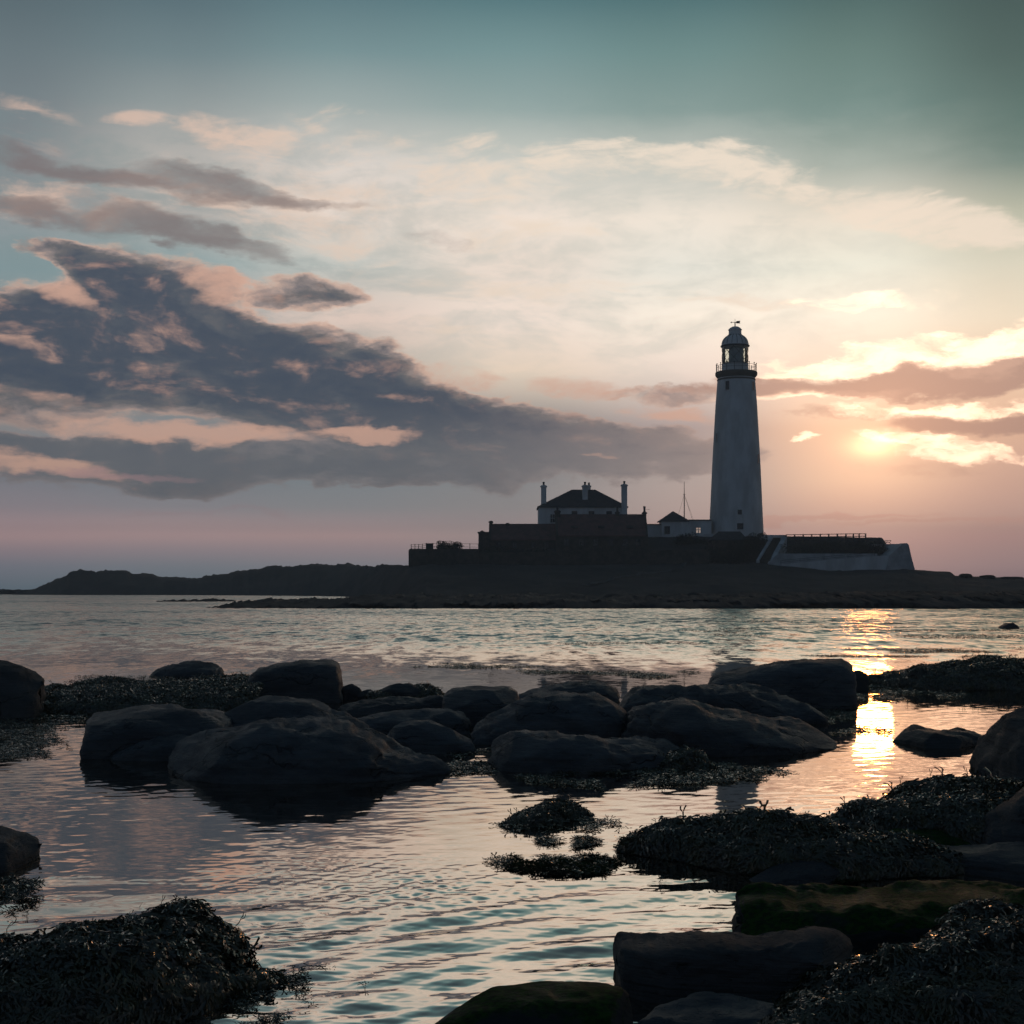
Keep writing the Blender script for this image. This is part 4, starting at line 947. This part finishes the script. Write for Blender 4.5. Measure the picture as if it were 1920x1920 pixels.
# foreground slabs
B('long slab with green algae top and rounded left nose at the lower right', flatp([(1382,1715),(1386,1682),(1400,1668),(1430,1660),(1500,1659),(1600,1657),(1700,1656),(1800,1657),(1880,1668),(1960,1690),(2060,1720)], [(1382,1772),(1420,1790),(2060,1830)]), 1.15, 'mossrock', 5.0, 9, 31, .014, na=90, n=170, facets=3, strata=2.0)
B('dark squared slab lying under the algae slab in the foreground', flatp([(1156,1800),(1158,1762),(1166,1753),(1250,1750),(1400,1747),(1520,1741),(1580,1742),(1600,1758),(1610,1800)], [(1156,1862),(1200,1880),(1610,1900)]), .5, 'rock_black', 6, 12, 32, .014, na=90, n=170, facets=4, strata=2.0)
B('algae covered rock hump at the bottom edge', flatp([(770,1935),(800,1915),(850,1890),(890,1862),(930,1844),(985,1836),(1060,1838),(1130,1842),(1170,1848),(1188,1868),(1194,1935)], 1990), 1.15, 'mossrock', 2.6, 4, 33, .02, na=60, n=110)
B('low wet glistening rock at the bottom between the squared slab and the weed mound', flatp([(1200,1925),(1230,1895),(1300,1872),(1380,1862),(1440,1862),(1480,1880),(1500,1925)], 1975), .9, 'rock', 3.2, 3, 34, .03)
B('dark rock shelf under the weed mounds at the right', flatp([(1380,1650),(1430,1628),(1520,1612),(1640,1596),(1760,1580),(1900,1575),(2060,1580)], [(1380,1655),(1550,1662),(1700,1630),(1830,1632),(1900,1655),(2060,1660)]), 2.6, 'rock_dark', 3, 5, 35, .02)
B('flat green tinged ledge between the two right weed mounds', flatp([(1620,1585),(1650,1562),(1700,1553),(1760,1556),(1800,1570),(1850,1590)], 1600), 1.0, 'mossrock', 2.6, 3, 37, .02)

# ------------------------------------------------------------------ seaweed
def frond_template():
    # forked ribbon: stem, two arms, two tips; (along, across, lift)
    w = .055
    w = .05
    w = .045
    P_ = [(0,-w,0),(0,w,0),(.30,-w,.04),(.30,w,.04),(.55,-.05,.05),(.55,.05,.05),(.55,0,.055),
          (.82,-.17,.05),(.86,-.08,.05),(.84,.08,.05),(.80,.17,.05),(1.08,-.21,.0),(1.12,-.11,.0),(1.11,.12,.0),(1.05,.22,.0),
          (1.24,-.18,-.04),(1.22,.19,-.04)]
    Q = [(0,1,3,2),(2,3,5,4),(4,6,8,7),(6,5,10,9),(7,8,12,11),(9,10,14,13)]
    T = [(11,12,15,15),(13,14,16,16)]
    return np.array(P_), np.array(Q)
FT, FQ = frond_template()
def fronds(pos, dirs, nrm, size, r, curl=.5):
    """many forked fronds as one mesh"""
    n = len(pos); d = dirs/np.linalg.norm(dirs, axis=1, keepdims=True)
    nr = nrm-(nrm*d).sum(1, keepdims=True)*d; nr /= np.linalg.norm(nr, axis=1, keepdims=True)+1e-9
    s = np.cross(nr, d); roll = r.randn(n, 1)*.55; nr2 = nr*np.cos(roll)+s*np.sin(roll); s2 = np.cross(nr2, d)
    t = FT[:-2]
    a = t[:,0][None,:,None]; b = t[:,1][None,:,None]; c = t[:,2][None,:,None]
    cv = (curl*r.uniform(-.1, 1.3, (n,1,1)))*a*a*.5
    wd = r.uniform(.9, 2.2, (n,1,1))
    V = pos[:,None,:]+size[:,None,None]*(d[:,None,:]*a+s2[:,None,:]*b*wd+nr2[:,None,:]*(c*1.5-cv+.12*np.sin(a*7+r.rand(n,1,1)*6)*a))
    k = t.shape[0]
    Q = (FQ[None]+(np.arange(n)*k)[:,None,None]).reshape(-1, 4)
    return V.reshape(-1, 3), Q
def sample_surface(V, nn, n, r, zmin=0.0):
    a, b, _ = V.shape
    du = V[1:,:-1]-V[:-1,:-1]; dv = V[:-1,1:]-V[:-1,:-1]; A = np.linalg.norm(np.cross(du, dv), axis=2)
    A = A*(V[:-1,:-1,2] > zmin); p = A.ravel()/A.sum(); k = r.choice(A.size, n, p=p); i, j = np.unravel_index(k, A.shape)
    f, g = r.rand(n,1), r.rand(n,1)
    P_ = V[i,j]*(1-f)*(1-g)+V[i+1,j]*f*(1-g)+V[i,j+1]*(1-f)*g+V[i+1,j+1]*f*g
    return P_, nn[i,j]
def mound(label, prof, depth, n, fs, seed, sq=2.1, end=2.4, amp=.05, base=None, moss=False, up=.25):
    V, nn, Q = loft(prof, depth, sq, end, seed, amp*1.7, 48, 90, base=base, strata=.8)
    # make sure normals point out
    c = V.reshape(-1,3).mean(0); sg = np.sign(((V-c)*nn).sum(2).mean()); nn = nn*sg
    fl = V.reshape(-1, 3); c[2] = 0
    root = empty('seaweed_mound', c, label, 'seaweed')
    link_mesh('matted_base', np_mesh('matted_base', fl, Q[:, ::-1]), M['weed_base'], root, smooth=True)
    r = np.random.RandomState(seed)
    n = int(n*2.8); pos, nr = sample_surface(V, nn, n, r)
    down = np.array([0,0,-1.0])[None]-nr*(-nr[:,2:3]); ang = np.array([mnoise.noise(Vector(p_*(.35/fs)))*2.6 for p_ in pos])[:,None]
    rn = r.randn(n,3)*.38; rn -= nr*(rn*nr).sum(1, keepdims=True)
    side = np.cross(nr, down); dl = np.linalg.norm(down, axis=1, keepdims=True)
    down = down+(1-np.clip(dl, 0, 1))*.5*np.array([[.8,-.6,0.]])
    d = down*np.cos(ang)*1.3+side*np.sin(ang)*1.3+rn+nr*r.uniform(-.12, .05, (n,1))
    up_m = r.rand(n) < .004; d[up_m] = nr[up_m]*.9+r.randn(up_m.sum(),3)*.5+np.array([0,0,.5])
    sz = fs*.72*r.uniform(.5, 1.5, n)**1.3
    lift = r.uniform(.0, .22, n)[:,None]*fs
    Vf, Qf = fronds(pos+nr*lift, d, nr, sz, r)
    Vf[:,2] = np.maximum(Vf[:,2], .004+.003*r.rand(len(Vf)))
    link_mesh('fronds', np_mesh('fronds', Vf, Qf), M['weed'], root)
    return root
def float_weed(label, poly, n, fs, seed, thr=0.0, cs=2.0, flat=.25, name='floating_seaweed', mat='weed', tall=0.0, stretch=1.0):
    """scatter over a water area given as a polygon seen in the photograph; clumped by noise"""
    r = np.random.RandomState(seed); P_ = np.array(poly, float); x0, y0 = P_.min(0); x1, y1 = P_.max(0)
    pos = []
    tries = 0
    while len(pos) < n and tries < n*60:
        tries += 1
        px, py = r.uniform(x0, x1), r.uniform(y0, y1)
        ins = False; j = len(P_)-1
        for i in range(len(P_)):
            if (P_[i,1] > py) != (P_[j,1] > py) and px < (P_[j,0]-P_[i,0])*(py-P_[i,1])/(P_[j,1]-P_[i,1])+P_[i,0]: ins = not ins
            j = i
        if not ins: continue
        Y = wy(py); X = gx(px, Y)
        nv = mnoise.fractal(Vector((X*cs, Y*cs*.6*stretch, seed)), .8, 2, 3)
        if nv < thr: continue
        pos.append((X, Y, .006+tall*max(0, nv-thr)+r.uniform(0, .01)))
    if not pos: return
    pos = np.array(pos); n = len(pos)
    d = r.randn(n,3); d[:,2] = np.abs(d[:,2])*flat
    nr = np.tile(np.array([[0,0,1.]]), (n,1))+r.randn(n,3)*.25
    V, Q = fronds(pos, d, nr, fs*.8*r.uniform(.5, 1.4, n)*(pos[:,1]/pos[:,1].mean())**.5, r, .4)
    V[:,2] = .004+np.abs(V[:,2])*(.65+.35*min(1, tall*8))
    return tag(link_mesh(name, np_mesh(name, V, Q), M[mat]), label, kind='stuff')

mound('heaped glossy bladderwrack mound at the bottom left corner', flatp([(-160,1760),(-60,1748),(0,1745),(60,1742),(130,1738),(195,1734),(235,1722),(290,1715),(345,1716),(385,1730),(405,1752),(430,1778),(470,1802),(530,1812),(560,1830)], [(-160,1990),(150,1990),(330,1920),(450,1868),(560,1845)]), 1.3, 9000, .065, 41, 2.3, 3.2, .04)
mound('broad seaweed mound at the bottom right corner', flatp([(1430,1935),(1450,1895),(1490,1858),(1560,1828),(1640,1800),(1720,1770),(1800,1748),(1870,1735),(1960,1730),(2080,1750),(2120,1800)], 2020), 1.5, 12000, .06, 42, 2.2, 3.0, .05)
mound('long low seaweed mound in the middle right water', flatp([(1168,1592),(1190,1578),(1240,1563),(1300,1549),(1370,1540),(1440,1536),(1500,1537),(1545,1552),(1620,1568),(1700,1585),(1790,1610)], [(1168,1596),(1250,1614),(1400,1636),(1550,1650),(1790,1640)]), 1.4, 10000, .075, 43, 2.1, 2.8, .03)
mound('seaweed mound rising behind beside the massive right boulder', flatp([(1535,1548),(1580,1526),(1640,1502),(1700,1482),(1760,1470),(1820,1467),(1880,1478),(1960,1500)], [(1535,1560),(1650,1580),(1960,1600)]), 1.9, 8000, .085, 44, 2.1, 2.8, .03)
mound('small isolated dome of seaweed in the centre water', flatp([(940,1546),(960,1530),(985,1516),(1010,1507),(1040,1505),(1070,1510),(1090,1520),(1100,1528)], [(940,1549),(1000,1553),(1100,1534)]), .6, 3000, .055, 45, 2.0, 2.4, .03)
mound('low spread of seaweed on rock at the far right', flatp([(1622,1279),(1660,1262),(1720,1252),(1790,1243),(1860,1238),(1920,1244),(2050,1246)], [(1622,1284),(1700,1294),(2050,1294)]), 3.2, 11000, .10, 46, 2.1, 3.0, .02)
mound('bed of seaweed between the left domed boulder and the squared block', flatp([(60,1300),(90,1287),(120,1292),(150,1279),(185,1276),(230,1277),(280,1275),(340,1276),(400,1272),(450,1272),(480,1285)], [(60,1340),(480,1338)]), 5.5, 22000, .09, 47, 2.6, 4.0, .012)
mound('tuft of seaweed right of the squared block', flatp([(690,1305),(740,1297),(790,1287),(815,1291),(835,1305)], 1316), 1.5, 3000, .08, 48, 2.1, 2.6, .03)
mound('small heap of weed at the right foot of the low front boulder', flatp([(1230,1440),(1262,1412),(1285,1405),(1310,1415),(1330,1440)], 1446), .6, 1000, .09, 49, 2.1, 2.4, .05)
fw = float_weed
fw('sheet of seaweed fronds floating along the foot of the low front boulder', [(960,1452),(1150,1448),(1300,1430),(1420,1438),(1490,1450),(1420,1464),(1250,1474),(1120,1478),(1000,1468)], 4200, .075, 51, -.05, 1.6)
fw('weed floating between the domed slab and the low front boulder', [(835,1412),(920,1405),(925,1450),(850,1456)], 900, .08, 52, -.05, 2)
fw('loose fronds drifting right of the small seaweed dome', [(930,1546),(1000,1548),(1100,1530),(1195,1552),(1150,1560),(1040,1556),(960,1560)], 420, .07, 53, .0, 2.5)
fw('thin ring of weed awash below the small dome', [(1008,1574),(1040,1567),(1100,1570),(1128,1580),(1090,1590),(1060,1592),(1020,1584)], 700, .06, 54, .02, 3.2)
fw('flat green weed patch awash in the centre water', [(905,1614),(960,1606),(1030,1608),(1120,1606),(1160,1616),(1130,1640),(1060,1644),(960,1634)], 2800, .05, 55, -.10, 2.2, mat='moss')
fw('dark weed fringe of the flat green patch', [(905,1614),(960,1606),(1030,1608),(1120,1606),(1160,1616),(1130,1640),(1060,1644),(960,1634)], 1100, .055, 56, -.05, 2.2)
fw('fragments of weed scattered off the bottom left mound', [(330,1870),(480,1830),(560,1820),(640,1836),(600,1870),(520,1920),(420,1960),(300,1960)], 1500, .045, 57, .03, 4.0)
fw('sparse sprigs of weed drifting past the bottom left mound', [(560,1815),(720,1812),(690,1850),(640,1870),(560,1880)], 70, .04, 58, .12, 3)
fw('weed scraps floating beside the left domed boulder', [(0,1345),(80,1335),(165,1338),(165,1362),(120,1372),(95,1420),(0,1425)], 1900, .075, 59, -.02, 1.6)
fw('single scraps of weed drifting left of the square ended block', [(75,1350),(160,1350),(160,1400),(75,1415)], 40, .08, 60, .1, 3)
fw('weed ribbon floating off the right knob and wedge boulder', [(1590,1296),(1650,1284),(1720,1296),(1810,1303),(1790,1308),(1700,1312),(1610,1316)], 1300, .10, 61, -.02, 1.2)
fw('weed lines across the sun glitter', [(1540,1350),(1680,1350),(1670,1376),(1560,1378)], 260, .09, 62, .12, 1.0, stretch=2.5)
fw('weed in the dark gap behind the tapering boulder', [(1480,1330),(1600,1318),(1600,1350),(1500,1360)], 600, .09, 63, .0, 1.4)
fw('long dark line of weed on the bay surface behind the slabs', [(700,1252),(840,1244),(1000,1250),(1250,1256),(1330,1262),(1240,1272),(1000,1268),(760,1258)], 3600, .08, 64, .14, .45, stretch=2.6)
fw('thin weed lines in the open bay to the right', [(1320,1165),(1920,1165),(1920,1200),(1320,1200)], 5200, .10, 65, .30, .14, stretch=3)
fw('thin weed lines close to the far right weed spread', [(1500,1218),(1920,1215),(1920,1232),(1500,1234)], 4000, .09, 66, .26, .2, stretch=3)
fw('sparse weed lines in the middle of the open bay', [(1050,1182),(1420,1176),(1460,1214),(1050,1214)], 1800, .10, 67, .34, .16, stretch=3)
fw('scraps of weed outside the left weed bed', [(90,1262),(300,1262),(450,1268),(450,1278),(90,1284)], 600, .08, 68, .18, .5)
fw('dark fringe of weed under the left weed bed', [(80,1335),(240,1335),(240,1356),(80,1356)], 1200, .1, 69, -.02, 1.2)
fw('wet fronds on the water at the left edge below the snub nosed rock', [(-20,1655),(50,1658),(78,1672),(60,1690),(-20,1712)], 700, .05, 70, -.02, 3, tall=.12)
fw('green algae film in the shallows below the middle right mound', [(1400,1634),(1500,1626),(1600,1634),(1600,1656),(1440,1658)], 1800, .05, 71, -.06, 2, mat='moss')

# ------------------------------------------------------------------ haze
def haze():
    m = bpy.data.materials.new('haze'); m.use_nodes = True; t = m.node_tree; t.nodes.clear(); N = NT(t)
    v = N.new('ShaderNodeVolumePrincipled'); v.inputs['Density'].default_value = HAZE
    v.inputs['Color'].default_value = (.80,.92,1,1); v.inputs['Anisotropy'].default_value = .25
    o = N.new('ShaderNodeOutputMaterial'); N.l.new(v.outputs[0], o.inputs['Volume'])
    tag(MB().box(-1400, 1400, -350, 1350, -3, 60).build('haze', m), kind='stuff')
HAZE = 0.00070
haze()

S.render.engine = 'CYCLES'
S.cycles.max_bounces = 6; S.cycles.transparent_max_bounces = 12
